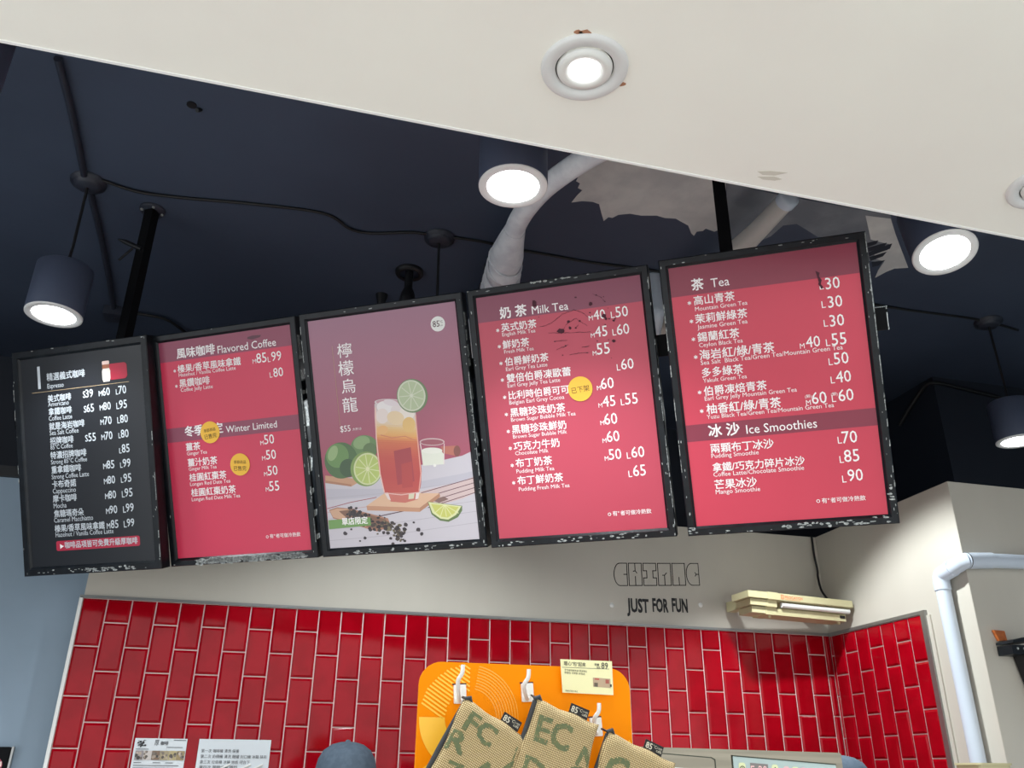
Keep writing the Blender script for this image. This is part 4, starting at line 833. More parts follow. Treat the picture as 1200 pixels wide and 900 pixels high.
 ((55,49,53),[(288.0,812.2),(284.4,811.1),(282.6,808.9),(284.7,806.0),(288.3,807.0),(290.7,809.4)]),
 ((102,91,74),[(247.0,801.6),(242.8,803.6),(238.3,803.1),(235.1,799.7),(239.7,795.9),(244.9,796.8)]),
 ((55,49,53),[(137.0,775.8),(143.9,770.6),(150.7,772.5),(152.8,778.9),(148.0,782.2),(139.9,781.7)]),
 ((63,56,58),[(261.0,817.7),(254.1,818.9),(247.6,815.1),(248.4,809.2),(256.7,805.8),(265.8,810.2)]),
 ((55,49,53),[(143.0,750.0),(140.4,752.2),(137.6,750.4),(136.4,747.5),(140.3,745.2),(143.8,747.2)]),
 ((79,70,65),[(152.6,756.5),(159.2,758.9),(162.0,764.6),(157.4,770.7),(150.1,769.1),(147.2,762.3)]),
 ((102,91,74),[(299.6,830.8),(307.6,831.0),(307.8,836.5),(303.9,840.9),(296.6,840.5),(296.4,834.7)]),
 ((79,70,65),[(187.9,794.4),(182.5,792.0),(181.5,785.9),(187.7,781.9),(194.0,785.9),(195.5,791.6)]),
 ((55,49,53),[(172.3,799.3),(164.3,793.8),(166.8,787.9),(172.9,783.1),(182.4,787.5),(182.1,795.0)]),
 ((79,70,65),[(133.8,759.5),(135.4,755.8),(141.4,752.8),(146.2,757.1),(144.6,762.0),(138.6,763.8)]),
 ((79,70,65),[(179.2,760.6),(181.4,766.9),(177.6,771.4),(170.8,771.2),(167.1,765.1),(173.2,760.1)]),
 ((63,56,58),[(134.6,750.6),(131.4,752.8),(127.8,751.8),(125.7,748.1),(129.9,747.1),(134.0,747.2)]),
 ((79,70,65),[(306.0,855.7),(296.8,860.0),(288.6,853.4),(291.8,846.7),(301.4,845.8),(308.7,849.8)]),
 ((79,70,65),[(162.1,746.0),(166.1,753.5),(164.8,762.1),(154.8,760.0),(147.7,754.6),(153.3,747.3)]),
 ((55,49,53),[(204.2,780.2),(209.5,777.8),(213.5,781.4),(214.9,785.4),(209.0,787.1),(202.6,786.2)]),
 ((63,56,58),[(275.5,789.7),(282.0,786.7),(289.4,788.0),(291.8,793.8),(284.2,797.6),(278.4,796.3)]),
 ((55,49,53),[(140.4,750.1),(142.4,755.7),(138.2,758.3),(132.6,757.0),(130.5,752.5),(135.0,748.5)]),
 ((63,56,58),[(156.0,759.0),(149.3,761.3),(140.5,757.6),(141.8,752.1),(150.0,747.8),(157.0,752.0)]),
 ((79,70,65),[(263.5,796.4),(265.2,791.8),(269.5,790.7),(274.5,792.5),(273.2,798.1),(268.0,800.5)]),
 ((122,113,88),[(274.6,808.2),(274.2,813.0),(267.9,816.1),(264.0,811.4),(264.9,806.4),(270.8,804.0)]),
 ((79,70,65),[(203.8,803.5),(197.9,799.0),(199.1,792.5),(208.9,789.0),(217.0,794.8),(214.2,802.4)]),
 ((55,49,53),[(192.9,780.9),(199.8,783.9),(201.3,790.8),(192.1,794.0),(182.4,790.2),(183.0,783.0)]),
 ((102,91,74),[(285.7,834.3),(289.8,836.4),(291.6,840.0),(286.8,843.3),(281.4,840.4),(280.7,836.7)]),
 ((63,56,58),[(133.0,767.1),(132.6,774.1),(124.1,779.2),(115.8,772.5),(118.7,765.1),(126.7,761.5)]),
 ((122,113,88),[(268.0,820.9),(266.0,817.7),(269.4,813.4),(274.7,812.6),(277.4,817.9),(274.4,821.8)]),
 ((63,56,58),[(129.8,726.8),(128.7,731.9),(119.7,733.7),(115.5,730.8),(115.5,723.5),(122.7,723.9)]),
 ((63,56,58),[(251.0,807.4),(249.5,800.0),(257.9,798.3),(266.5,800.2),(264.0,807.6),(257.0,811.4)]),
 ((55,49,53),[(324.0,853.5),(322.6,857.8),(319.6,858.9),(314.7,857.6),(316.3,854.1),(319.7,853.0)]),
 ((79,70,65),[(194.7,778.8),(193.1,781.8),(189.5,783.2),(185.6,781.2),(186.8,777.4),(191.0,776.7)]),
 ((55,49,53),[(189.3,763.8),(181.7,764.3),(176.3,761.3),(174.4,753.0),(184.5,750.1),(191.9,756.4)]),
 ((79,70,65),[(304.9,822.2),(305.1,826.9),(300.3,828.7),(293.9,827.5),(293.8,822.3),(300.1,818.6)]),
 ((55,49,53),[(123.8,744.8),(128.9,738.4),(137.5,739.8),(144.1,744.4),(137.6,749.6),(130.1,749.4)]),
 ((63,56,58),[(246.6,784.3),(252.8,787.5),(253.4,793.5),(245.5,795.4),(240.0,792.9),(238.6,787.1)]),
 ((55,49,53),[(165.5,752.1),(156.1,752.4),(153.2,746.2),(155.4,740.4),(163.9,738.6),(170.7,744.5)]),
 ((102,91,74),[(268.8,787.0),(272.3,792.6),(266.3,796.6),(261.1,796.7),(259.7,791.3),(262.3,786.5)]),
 ((55,49,53),[(178.9,766.0),(184.3,766.0),(188.3,768.6),(187.2,771.9),(181.8,772.4),(179.0,770.0)]),
 ((55,49,53),[(227.0,798.8),(232.7,799.3),(236.2,802.7),(231.7,805.9),(226.4,806.4),(225.3,801.9)]),
 ((102,91,74),[(299.1,805.4),(304.0,807.5),(301.9,811.1),(298.0,812.0),(293.1,809.9),(294.8,805.8)]),
 ((63,56,58),[(306.7,837.9),(302.6,834.2),(306.6,831.0),(312.3,830.1),(315.2,833.9),(312.4,838.6)]),
 ((122,113,88),[(304.5,843.5),(306.7,841.3),(310.4,841.3),(311.6,843.3),(310.9,846.3),(306.0,846.0)]),
 ((63,56,58),[(156.8,767.4),(163.3,770.2),(160.9,775.3),(155.8,776.5),(150.7,774.1),(149.6,768.9)]),
 ((79,70,65),[(179.3,780.7),(178.8,775.2),(182.3,770.4),(188.7,773.8),(190.5,778.3),(185.4,780.9)]),
 ((55,49,53),[(238.2,800.0),(238.1,805.8),(232.7,810.1),(222.1,809.5),(220.3,801.6),(230.0,796.1)]),
 ((55,49,53),[(252.9,771.9),(256.2,769.4),(258.7,770.8),(260.7,773.4),(257.6,775.8),(253.7,774.4)]),
 ((63,56,58),[(120.1,748.9),(127.0,744.8),(136.7,745.1),(136.8,753.1),(131.0,757.4),(121.6,755.6)]),
 ((79,70,65),[(175.9,775.7),(179.8,780.5),(175.9,786.0),(167.2,789.5),(161.9,781.9),(164.9,776.3)]),
 ((63,56,58),[(149.2,774.5),(154.6,769.2),(161.2,766.0),(168.9,771.1),(164.4,777.7),(156.9,780.2)]),
 ((55,49,53),[(184.4,768.8),(183.4,775.0),(177.6,778.5),(172.5,774.8),(170.0,768.5),(178.2,764.9)]),
 ((63,56,58),[(303.0,809.2),(299.0,809.8),(297.2,807.6),(297.0,804.8),(300.8,803.8),(302.7,806.1)]),
 ((55,49,53),[(311.5,815.0),(305.3,820.1),(297.1,819.5),(295.0,812.4),(301.7,807.9),(308.2,807.7)]),
 ((67,59,64),[(104.6,820.3),(99.9,826.5),(91.9,825.8),(87.8,822.9),(87.4,815.4),(93.8,811.2),(99.4,814.6)]),
 ((67,59,64),[(125.0,806.3),(123.9,809.9),(119.5,809.5),(115.9,807.8),(117.1,804.3),(120.1,802.1),(124.5,802.9)]),
 ((67,59,64),[(178.5,841.4),(174.9,846.2),(169.1,846.0),(164.9,843.2),(166.6,838.7),(170.4,834.4),(175.4,837.2)]),
 ((67,59,64),[(155.8,851.1),(152.6,853.9),(149.6,853.7),(146.3,851.8),(146.9,849.1),(150.1,847.2),(153.8,848.1)]),
 ((67,59,64),[(343.2,803.7),(340.2,810.0),(332.4,809.2),(327.2,806.8),(328.4,798.5),(334.0,794.3),(341.5,798.6)]),
 ((67,59,64),[(389.3,823.6),(387.0,830.6),(378.4,829.9),(372.3,826.7),(374.5,819.6),(380.0,816.4),(388.1,817.9)]),
 ((67,59,64),[(399.3,839.8),(396.1,844.5),(390.2,846.9),(385.8,841.4),(387.1,835.6),(391.5,833.5),(397.4,833.3)]),
 ((67,59,64),[(371.7,797.3),(369.2,800.6),(365.3,800.5),(362.6,798.6),(361.6,795.2),(366.0,792.9),(370.3,794.2)]),
 ((67,59,64),[(277.9,848.8),(275.9,853.4),(270.5,852.9),(265.4,850.9),(266.1,845.9),(271.5,842.8),(276.9,845.2)]),
 ((67,59,64),[(321.1,843.2),(317.3,848.2),(311.4,848.9),(306.3,844.6),(308.3,839.5),(312.7,836.8),(317.5,838.7)]),
 ((115,153,90),[(32.3,766.9),(200.4,766.9),(200.1,796.5),(31.7,800.4)]),
]
PEELED_SPOTS = [[(244.2,78.4),(243.5,86.5),(237.2,87.7),(230.6,85.5),(230.1,80.2),(230.7,72.3),(232.6,64.6),(239.9,65.3),(245.3,70.8)],[(438.0,105.5),(433.9,109.5),(431.2,110.2),(427.8,110.8),(424.8,105.8),(426.7,101.2),(428.5,97.2),(433.1,97.1),(436.8,99.7)],[(333.1,183.2),(329.8,188.7),(321.8,191.8),(312.3,188.5),(304.7,181.7),(310.9,177.0),(315.0,173.1),(323.0,175.4),(329.8,175.9)],[(355.8,154.9),(352.6,157.7),(349.7,158.6),(345.3,158.7),(344.4,155.6),(344.6,151.6),(346.9,148.9),(350.7,149.2),(353.8,150.2)],[(357.3,176.5),(356.7,179.3),(352.9,181.9),(349.3,179.7),(348.3,177.0),(348.3,173.9),(350.3,169.6),(353.9,171.6),(356.4,172.7)],[(391.7,156.8),(391.4,159.1),(388.6,159.5),(385.7,159.5),(384.5,156.8),(385.7,155.1),(386.9,154.0),(389.2,153.3),(390.6,155.1)],[(375.5,178.9),(375.0,180.1),(372.6,180.9),(370.6,181.0),(368.7,178.9),(369.1,177.0),(371.1,176.3),(373.1,175.0),(375.2,177.2)],[(478.9,150.5),(478.7,156.5),(473.5,158.5),(467.2,154.4),(462.9,151.7),(467.1,146.0),(469.8,142.5),(474.7,143.7),(480.4,146.8)],[(482.4,161.7),(479.9,165.1),(477.6,165.4),(475.2,164.6),(473.6,162.4),(474.3,159.2),(475.0,156.0),(478.9,156.6),(481.7,157.7)],[(507.1,170.7),(507.0,172.6),(503.9,174.0),(501.0,172.8),(498.7,170.6),(498.7,168.4),(502.1,166.8),(504.6,167.6),(507.1,168.4)],[(492.7,163.1),(490.5,164.2),(489.1,165.1),(486.9,164.2),(486.4,163.1),(485.5,161.1),(487.3,159.6),(489.7,160.2),(491.2,160.9)],[(503.2,239.4),(499.9,242.5),(496.9,243.6),(493.3,243.0),(491.5,239.2),(490.0,236.1),(493.9,233.1),(498.0,233.7),(501.1,235.3)],[(386.4,75.1),(386.2,76.9),(383.4,77.4),(380.4,77.0),(378.9,75.0),(378.7,73.2),(381.0,72.3),(383.9,72.5),(385.7,72.8)],[(479.3,86.0),(479.6,87.3),(477.8,87.4),(476.3,86.8),(475.5,85.9),(476.2,84.9),(476.7,83.8),(478.2,84.0),(479.4,84.8)],[(456.1,76.9),(456.2,78.9),(453.7,78.9),(451.8,78.5),(450.6,76.8),(450.9,75.6),(452.3,74.8),(454.3,73.8),(456.3,75.2)],[(443.9,232.1),(442.5,232.8),(441.0,233.5),(439.2,233.3),(438.2,232.1),(439.0,230.8),(439.9,229.8),(441.5,230.2),(442.7,230.7)],[(481.6,232.9),(480.8,234.1),(479.6,234.0),(478.4,233.8),(478.1,233.0),(477.9,231.7),(478.8,231.2),(479.9,230.6),(481.1,231.7)],[(475.8,180.2),(476.0,181.1),(473.9,182.0),(472.0,181.6),(470.3,180.2),(471.5,179.0),(472.2,178.2),(474.1,178.0),(475.3,178.8)],[(484.2,294.7),(483.6,295.7),(482.7,296.2),(481.7,295.9),(480.9,294.9),(480.7,293.8),(482.0,293.5),(483.0,293.1),(483.8,293.7)],[(407.2,267.4),(404.5,268.0),(402.6,268.3),(399.7,267.8),(397.7,266.8),(398.0,265.6),(399.8,265.2),(402.9,265.5),(406.0,265.9)],[(319.7,265.4),(319.8,266.6),(317.8,267.1),(316.0,266.2),(314.8,265.5),(315.8,264.2),(316.4,263.9),(318.2,263.6),(319.9,264.1)],[(333.8,234.0),(332.7,234.9),(331.3,235.2),(329.4,235.3),(327.5,233.7),(328.2,232.7),(329.7,232.2),(331.6,232.5),(333.5,232.9)],[(298.3,215.9),(296.5,217.4),(295.4,217.2),(293.1,217.0),(291.9,215.9),(291.9,214.5),(294.1,213.2),(295.7,213.8),(296.7,214.1)],[(428.7,133.4),(427.8,134.9),(426.4,135.5),(424.2,134.2),(422.5,133.1),(423.1,131.9),(424.4,131.4),(426.8,130.6),(428.9,132.3)],[(250.5,125.4),(249.7,126.0),(248.4,126.9),(247.2,126.2),(246.3,125.4),(246.3,124.2),(247.6,124.0),(248.7,124.0),(249.9,124.2)],[(490.3,126.1),(490.2,127.2),(489.1,127.1),(487.8,126.9),(487.0,126.1),(487.7,125.4),(488.2,124.8),(489.4,124.6),(490.2,125.3)],[(482.6,101.9),(482.2,103.2),(480.3,103.5),(478.1,102.4),(477.5,101.8),(477.3,100.5),(478.2,100.0),(480.5,100.2),(482.0,100.4)],[(511.4,165.5),(509.9,166.3),(508.1,167.5),(506.2,167.0),(505.5,165.3),(505.4,163.9),(506.3,163.4),(508.6,162.9),(510.8,163.8)]]
PRINT_CRACKS = [[(248.8,158.7),(285.5,153.6),(315.3,135.9),(332.4,124.4),(372.8,116.2),(402.7,131.8),(420.3,149.7)],[(328.7,178.7),(348.9,155.9),(375.6,145.8),(391.9,159.6),(411.7,175.7)],[(274.3,183.5),(317.6,189.0),(356.9,192.1),(423.0,198.5)],[(300.0,243.5),(320.4,238.2),(340.8,232.9)],[(341.0,268.0),(373.0,264.0),(404.0,267.0)],[(383.1,168.2),(372.2,178.4)],[(440.4,70.9),(469.9,86.6),(483.3,105.9)],[(294.9,215.5),(338.5,217.0)],[(386.6,246.3),(414.3,243.9)]]
SCRATCH_SPOTS = [[(478.1,100.9),(490.1,108.3),(486.8,119.1),(493.9,131.5),(489.3,144.4),(483.9,135.7),(481.5,118.4)],[(484.9,135.9),(495.7,154.3),(490.8,160.4),(482.0,143.4)]]

W, H = .635, .9
BOARDS = [
 [(-1.191, 3.507, 1.531), (-.642, 3.189, 1.531), (-1.023, 3.798, .696)],
 [(-.634, 3.231, 1.543), (-.090, 2.903, 1.543), (-.449, 3.538, .718)],
 [(-.076, 2.881, 1.538), (.471, 2.559, 1.538), (.111, 3.200, .717)],
 [(.489, 2.551, 1.540), (1.033, 2.223, 1.540), (.665, 2.843, .707)],
 [(1.049, 2.173, 1.526), (1.594, 1.848, 1.526), (1.232, 2.481, .700)]]
BL = ['black menu board of espresso coffees in white print, leftmost of the row',
      'red menu board headed Flavored Coffee and Winter Limited with two round stickers',
      'poster board of iced lemon tea in a tall glass with limes',
      'red milk tea menu board with cracked and peeling print',
      'red menu board headed Tea and Ice Smoothies, rightmost and highest']
def board_matrix(i):
    a, c, d = [Vector((p[0], p[1], p[2]+E0)) for p in BOARDS[i]]
    ex = (c-a).normalized(); ez = (a-d); ez = (ez - ex*ez.dot(ex)).normalized(); ey = ez.cross(ex)
    m = Matrix((ex, ey, ez)).transposed().to_4x4(); m.translation = a + ex*W/2 - ez*H
    return m
mm = lambda s, t: (s/1000 - W/2, H - t/1000)     # board print position in mm -> local (x, z)
FW, DEP = .029, .052
def frame_mesh(i):
    b = MB(); fw = FW if i else .034
    o = [(-W/2, 0), (W/2, 0), (W/2, H), (-W/2, H)]
    q = lambda d: [(-W/2+d, d), (W/2-d, d), (W/2-d, H-d), (-W/2+d, H-d)]
    rings = [(q(0), DEP), (q(0), .003), (q(.003), 0), (q(fw-.008), 0), (q(fw-.006), .004), (q(fw), .010), (q(fw), .02)]
    v = [(x, y, z) for r, y in rings for x, z in r]; f = []
    for k in range(len(rings)-1):
        for j in range(4): f.append((k*4+j, k*4+(j+1) % 4, (k+1)*4+(j+1) % 4, (k+1)*4+j))
    b.add(v, f, 0)
    b.add([(x, DEP, z) for x, z in o], [(0, 3, 2, 1)], 0)
    rn = random.Random(40+i)
    def chip(x, z, rx, rz):
        n = 7; b.flat([(x+rx*(.5+.7*rn.random())*math.cos(k*2*math.pi/n), z+rz*(.5+.7*rn.random())*math.sin(k*2*math.pi/n)) for k in range(n)], -.0004, 1)
    lim = lambda x, z, r: (max(-W/2+.004, min(W/2-.004, x)), max(.004, min(H-.004, z)))
    for k in range((26, 16, 30, 46, 40)[i]):        # small chips along the outer edge
        e = rn.random(); side = rn.randrange(4); L = rn.uniform(.001, .0035)
        if side == 0: x, z = -W/2+W*e, .005 + rn.random()**2*.018
        elif side == 1: x, z = W/2-.004-rn.random()**2*.018, H*e
        elif side == 2: x, z = -W/2+W*e, H-.004-rn.random()**2*.018
        else: x, z = -W/2+.004+rn.random()**2*.018, H*e
        x, z = lim(x, z, L); chip(x, z, L*(2.5 if side in (0, 2) else .7), L*(.7 if side in (0, 2) else 2.0))
    def strip(x0, x1, z0, z1, n, r):
        for k in range(n):
            t = rn.random(); chip(x0+(x1-x0)*t, z0+(z1-z0)*rn.random(), r*rn.uniform(.6, 2.2), r*rn.uniform(.3, .9))
    if i == 0: strip(-.02, .2, .006, .02, 34, .006); strip(-.29, .0, .007, .02, 12, .004)
    if i == 1: strip(-.20, .27, .004, .02, 190, .009)
    if i == 2: strip(-.28, .28, .006, .02, 22, .005); strip(W/2-.008, W/2-.004, .1, .85, 16, .003)
    if i == 3: strip(-.28, .28, .006, .02, 20, .005); strip(-.1, .05, H-.006, H-.004, 12, .005)
    if i == 4: strip(-.05, .22, .006, .02, 26, .006); strip(.24, .29, .006, .026, 6, .006); strip(-W/2+.006, -W/2+.03, .006, .03, 6, .005); strip(W/2-.02, W/2-.006, .05, .12, 5, .006)
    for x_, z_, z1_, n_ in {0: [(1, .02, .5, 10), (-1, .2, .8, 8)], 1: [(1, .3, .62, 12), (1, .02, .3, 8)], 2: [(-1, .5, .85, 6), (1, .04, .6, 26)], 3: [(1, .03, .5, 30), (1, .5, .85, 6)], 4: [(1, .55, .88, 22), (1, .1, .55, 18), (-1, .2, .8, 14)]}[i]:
        for k in range(n_):        # bright slivers: bare side metal plus its reflected light line, painted on
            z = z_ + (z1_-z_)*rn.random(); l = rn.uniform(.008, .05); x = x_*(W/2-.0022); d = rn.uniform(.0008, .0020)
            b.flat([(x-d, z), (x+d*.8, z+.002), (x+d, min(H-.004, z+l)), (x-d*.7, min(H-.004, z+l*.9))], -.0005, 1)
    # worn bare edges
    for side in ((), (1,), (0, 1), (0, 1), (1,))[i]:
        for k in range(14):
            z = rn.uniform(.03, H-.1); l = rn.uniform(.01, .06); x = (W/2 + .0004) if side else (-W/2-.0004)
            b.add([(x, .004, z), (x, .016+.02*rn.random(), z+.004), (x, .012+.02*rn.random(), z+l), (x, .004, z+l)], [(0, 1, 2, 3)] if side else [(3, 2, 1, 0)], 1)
    return b
def circle(cx, cz, r, n=40): return [(cx+r*math.cos(2*math.pi*k/n), cz+r*math.sin(2*math.pi*k/n)) for k in range(n)]
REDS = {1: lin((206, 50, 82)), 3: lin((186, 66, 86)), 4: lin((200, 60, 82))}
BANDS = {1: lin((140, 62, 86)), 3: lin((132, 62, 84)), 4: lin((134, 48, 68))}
PANEL_Y = .0105
LOGO_POS = (534.4, 100.4)
STY = {'H': (.035, 1.0), 'h': (.004, 1.05), 'n': (.022, 1.0), 'e': (0, 1.0), 'p': (.006, 1.12), 'q': (.0, 1.05), 'f': (.0, 1.0), 'o': (.03, 1.0), 's': (.03, 1.0), 'r': (0, 1), 'b': (.0, 1.0), 'v': (.006, .92), 'g': (.035, 1.1)}
roots = []
for i in range(5):
    root = empty('menu_board', label=BL[i], cat='menu board', group=None, xf=board_matrix(i)); roots.append(root)
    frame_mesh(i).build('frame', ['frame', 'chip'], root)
    fw = (FW if i else .034) - .002
    p = MB(); x0, x1, z0, z1 = -W/2+fw, W/2-fw, fw, H-fw
    if i == 2:
        N = 16; ct, cb = (158, 112, 132), (168, 66, 84)  # print gradient; its paler top has the whitish reflected haze painted in
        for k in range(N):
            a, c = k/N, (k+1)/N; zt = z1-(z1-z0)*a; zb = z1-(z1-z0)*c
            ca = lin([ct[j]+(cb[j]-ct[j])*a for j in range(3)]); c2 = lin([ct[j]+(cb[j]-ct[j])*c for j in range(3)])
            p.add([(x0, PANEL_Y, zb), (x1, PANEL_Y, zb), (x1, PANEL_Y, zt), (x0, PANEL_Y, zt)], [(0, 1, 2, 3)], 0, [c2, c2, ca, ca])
    else:
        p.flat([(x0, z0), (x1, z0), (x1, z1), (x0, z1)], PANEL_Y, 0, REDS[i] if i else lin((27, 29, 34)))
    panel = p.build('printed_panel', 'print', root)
    bands = {1: [(0, 107), (366, 421)], 3: [(0, 118)], 4: [(0, 125), (544, 598)]}.get(i, [])
    for t0, t1 in bands:
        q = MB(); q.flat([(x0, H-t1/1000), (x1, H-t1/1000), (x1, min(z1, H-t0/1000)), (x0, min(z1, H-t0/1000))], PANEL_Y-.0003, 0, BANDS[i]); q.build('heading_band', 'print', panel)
    # each heading, item line and price is lettering of its own on the panel
    bits = []                                     # [name, position, mesh]
    def bit(name, a, t): bits.append([name, (a, t), MB()]); return bits[-1][2]
    def nearest(name, a, t, right=False):
        c = [x for x in bits if x[0] == name and abs(x[1][1]-t) < 24 and (not right or x[1][0] > a - 6)]
        return min(c, key=lambda x: abs(x[1][0]-a) + 3*abs(x[1][1]-t))[2] if c else bit(name, a, t)
    for k, s, a, t, wd in sorted(MENU_TEXT[i], key=lambda r_: 'Hbhvgnpofeqrs'.index(r_[0])):
        x, z = mm(a, t); bold, ky = STY[k]; y = PANEL_Y-.0012
        if i == 0: bold, ky = {'H': (.024, 1.1), 'n': (.024, 1.1), 'p': (.016, 1.2), 'q': (.016, 1.2), 'e': (0, 1.2), 'h': (0, 1.2), 'b': (0, 1.0)}[k]
        if k in 'Hng': z += .085*wd/1000/len(s)      # characters of the square script hang a little below the baseline
        if k == 'b': wd = 13
        if k in 'Hbvg': q = bit('heading', a, t)
        elif k == 'h': q = nearest('heading', a, t)
        elif k == 'n': q = bit('menu_item', a, t)
        elif k in 'es' and i != 2: q = nearest('menu_item', a, t)
        elif k == 'p': q = bit('price', a, t)
        elif k in 'qr': q = nearest('price', a, t, True)
        else: q = nearest('footnote', a, t)
        if k == 's': text(q, s, x+.002, z-.008, .0105, y, .03, 1)
        elif k == 'o': text(q, 'O', x, z, .011, y, .03)
        elif k == 'f': text(q, '有', x, z, .016, y, .01); text(q, '*', x+.018, z+.004, .005, y, .02); text(q, '者可做冷熱飲', x+.026, z, wd/1000-.026, y, .01)
        else: text(q, s, x, z, wd/1000, y, bold, ky)
    for nm, _p, q in bits: q.build(nm, 'white' if i else 'greyprint', panel)
    if i == 0:
        q = MB(); q.flat([mm(81, 173), mm(538, 173), mm(538, 171.5), mm(81, 171.5)], PANEL_Y-.0006); q.build('divider_line', 'brownlight', panel)
        q = MB(); xa, za = mm(154, 808); xb, zb = mm(540, 769)
        q.flat(rrect(xa, xb, za, zb, .008, 4), PANEL_Y-.0006, 0, lin((176, 40, 66)))
        q.build('banner', 'print', panel)
        q = MB(); q.flat([mm(172, 800), mm(190, 790.5), mm(172, 781)], PANEL_Y-.0012); q.build('arrow_mark', 'white', panel)
        q = MB(); xa, za = mm(446, 157); xb, zb = mm(532, 94)
        q.flat(rrect(xa, xb, za, zb, .014, 5), PANEL_Y-.0006, 0, lin((168, 34, 58)))
        cx, cz = mm(437, 122)
        q.flat([(cx+dx/1000, cz+dz/1000) for dx, dz in ((-19, -28), (-15, -40), (13, -40), (18, -28), (19, 2), (15, 12), (-15, 12), (-19, 2))], PANEL_Y-.0009, 0, lin((214, 206, 198)))
        q.flat([(cx+dx/1000, cz+dz/1000) for dx, dz in ((-17, 12), (17, 12), (16, 30), (-16, 30))], PANEL_Y-.0011, 0, lin((150, 92, 66)))
        q.flat([(cx+dx/1000, cz+dz/1000) for dx, dz in ((-16, 28), (16, 28), (17, 38), (14, 42), (-14, 42), (-17, 38))], PANEL_Y-.0013, 0, lin((226, 196, 186)))
        q.build('drink_picture', 'print', panel)
    def sticker(cx, cz, r, lines, tilt):
        s = MB(); s.lathe([(r, 0), (r, .0012)], 36, 0, Matrix.Translation((cx, PANEL_Y-.0014, cz)) @ Matrix.Rotation(R(90), 4, 'X'), False, True, True)
        st = s.build('sold_out_sticker', 'yellow', root); st['label'] = 'round yellow sold out sticker'
        tx = MB()
        for s_, w_, dz in lines: text(tx, s_, -w_/2, dz, w_, 0, .0, 1.05)
        c, sn = math.cos(R(tilt)), math.sin(R(tilt))
        tx.v = [(cx + x*c - z*sn, PANEL_Y-.0031, cz + x*sn + z*c) for x, y, z in tx.v]
        tx.build('sticker_lettering', 'brown', st)
    if i == 1:
        sticker(*mm(224, 397), .042, [('季節商品', .052, .004), ('已售完', .054, -.022)], 5)
        sticker(*mm(341, 531), .042, [('季節商品', .052, .004), ('已售完', .054, -.022)], -4)
        q = MB(); cx, cz = mm(452, 56); q.flat([(cx-.03, cz-.004), (cx-.01, cz-.009), (cx+.025, cz-.004), (cx+.03, cz+.004), (cx-.005, cz+.006), (cx-.028, cz+.003)], PANEL_Y-.0009, 0, lin((84, 26, 48))); q.build('smudge', 'print', panel)
    if i == 3:
        sticker(*mm(366, 386), .042, [('已下架', .062, -.010)], 4)
        for pts in PEELED_SPOTS: q = MB(); q.flat([mm(*a) for a in pts], PANEL_Y-.0016); q.build('peeled_spot', 'peel', panel)
        for ln in PRINT_CRACKS:
            q = MB()
            for (a, c) in zip(ln, ln[1:]):
                (xa, za), (xb, zb) = mm(*a), mm(*c); n = 5
                pr = [(xa+(xb-xa)*k/n+random.uniform(-.0016, .0016), za+(zb-za)*k/n+random.uniform(-.0016, .0016)) for k in range(n+1)]
                for (ax, az), (bx, bz) in zip(pr, pr[1:]):
                    h = random.uniform(.0004, .0011); q.flat([(ax, az-h), (bx, bz-h), (bx, bz+h), (ax, az+h)], PANEL_Y-.0015)
            q.build('print_crack', 'peel', panel)
    if i == 4:
        q = MB()
        for pts in SCRATCH_SPOTS: q.flat([mm(*a) for a in pts], PANEL_Y-.0016)
        q.build('scratch', 'peel', panel)
    if i == 2:
        q = MB()
        for n_, (c, pts) in enumerate(POSTER_ART):
            P2 = [mm(*a) for a in pts]
            P2 = [(max(x0, min(x1, x)), max(z0, min(z1, z))) for x, z in P2]
            q.flat(P2, PANEL_Y-.0004-n_*2.2e-6, 0, lin(c))
        q.build('drink_picture', 'print', panel)
        cx, cz = mm(*LOGO_POS)
        q = MB(); q.flat(circle(cx, cz, .027), PANEL_Y-.0006); q.build('round_logo', 'label', panel)
        q = MB(); text(q, '85', cx-.019, cz-.010, .025, PANEL_Y-.0012, .0, 1.15); text(q, '°C', cx+.007, cz+.002, .012, PANEL_Y-.0012); text(q, 'CAFE', cx+.007, cz-.009, .011, PANEL_Y-.0012); q.build('logo_lettering', 'peel', panel)
        q = MB(); q.flat([mm(117, 130), mm(118.2, 130), mm(118.2, 425), mm(117, 425)], PANEL_Y-.0006); q.build('divider_line', 'brownlight', panel)

# hanger: one rail behind the boards on two square posts
ra, rb = Vector((-.866, 3.4352, 1.2806+E0)), Vector((1.3765, 2.1025, 1.2781+E0))
rd = (rb-ra).normalized(); rn_ = Vector((.469, .788, .395)).normalized(); off = rn_*(DEP+.026)
hang = empty('sign_hanger', (0, 0, 0), 'black steel rail on two square ceiling posts behind the menu boards', 'hanger')
def square_bar(mb, p, q, hw, hh, up):
    d = (q-p).normalized(); s = d.cross(up).normalized(); t = s.cross(d).normalized()
    v = [c + s*a*hw + t*e*hh for c in (p, q) for a, e in ((-1, -1), (1, -1), (1, 1), (-1, 1))]
    mb.add(v, [(0, 1, 2, 3), (7, 6, 5, 4), (0, 4, 5, 1), (1, 5, 6, 2), (2, 6, 7, 3), (3, 7, 4, 0)])
nrm = [board_matrix(i).to_3x3() @ Vector((0, 1, 0)) for i in range(5)]
RP = [board_matrix(i) @ Vector((0, DEP+.024, H*.70)) for i in range(5)]
RX = [board_matrix(i).to_3x3() @ Vector((1, 0, 0)) for i in range(5)]
A, B_ = RP[0] - RX[0]*.375, RP[4] + RX[4]*.362
q = MB()
for p0, p1 in zip([A]+RP, RP+[B_]): square_bar(q, p0, p1, .020, .036, Vector((0, 0, 1)) - rn_*.4)
q.build('rail', 'hanger', hang)
off = rn_; rd = RX[4]; q = MB()
upv = (Vector((0, 0, 1)) - rn_*rn_.z).normalized()
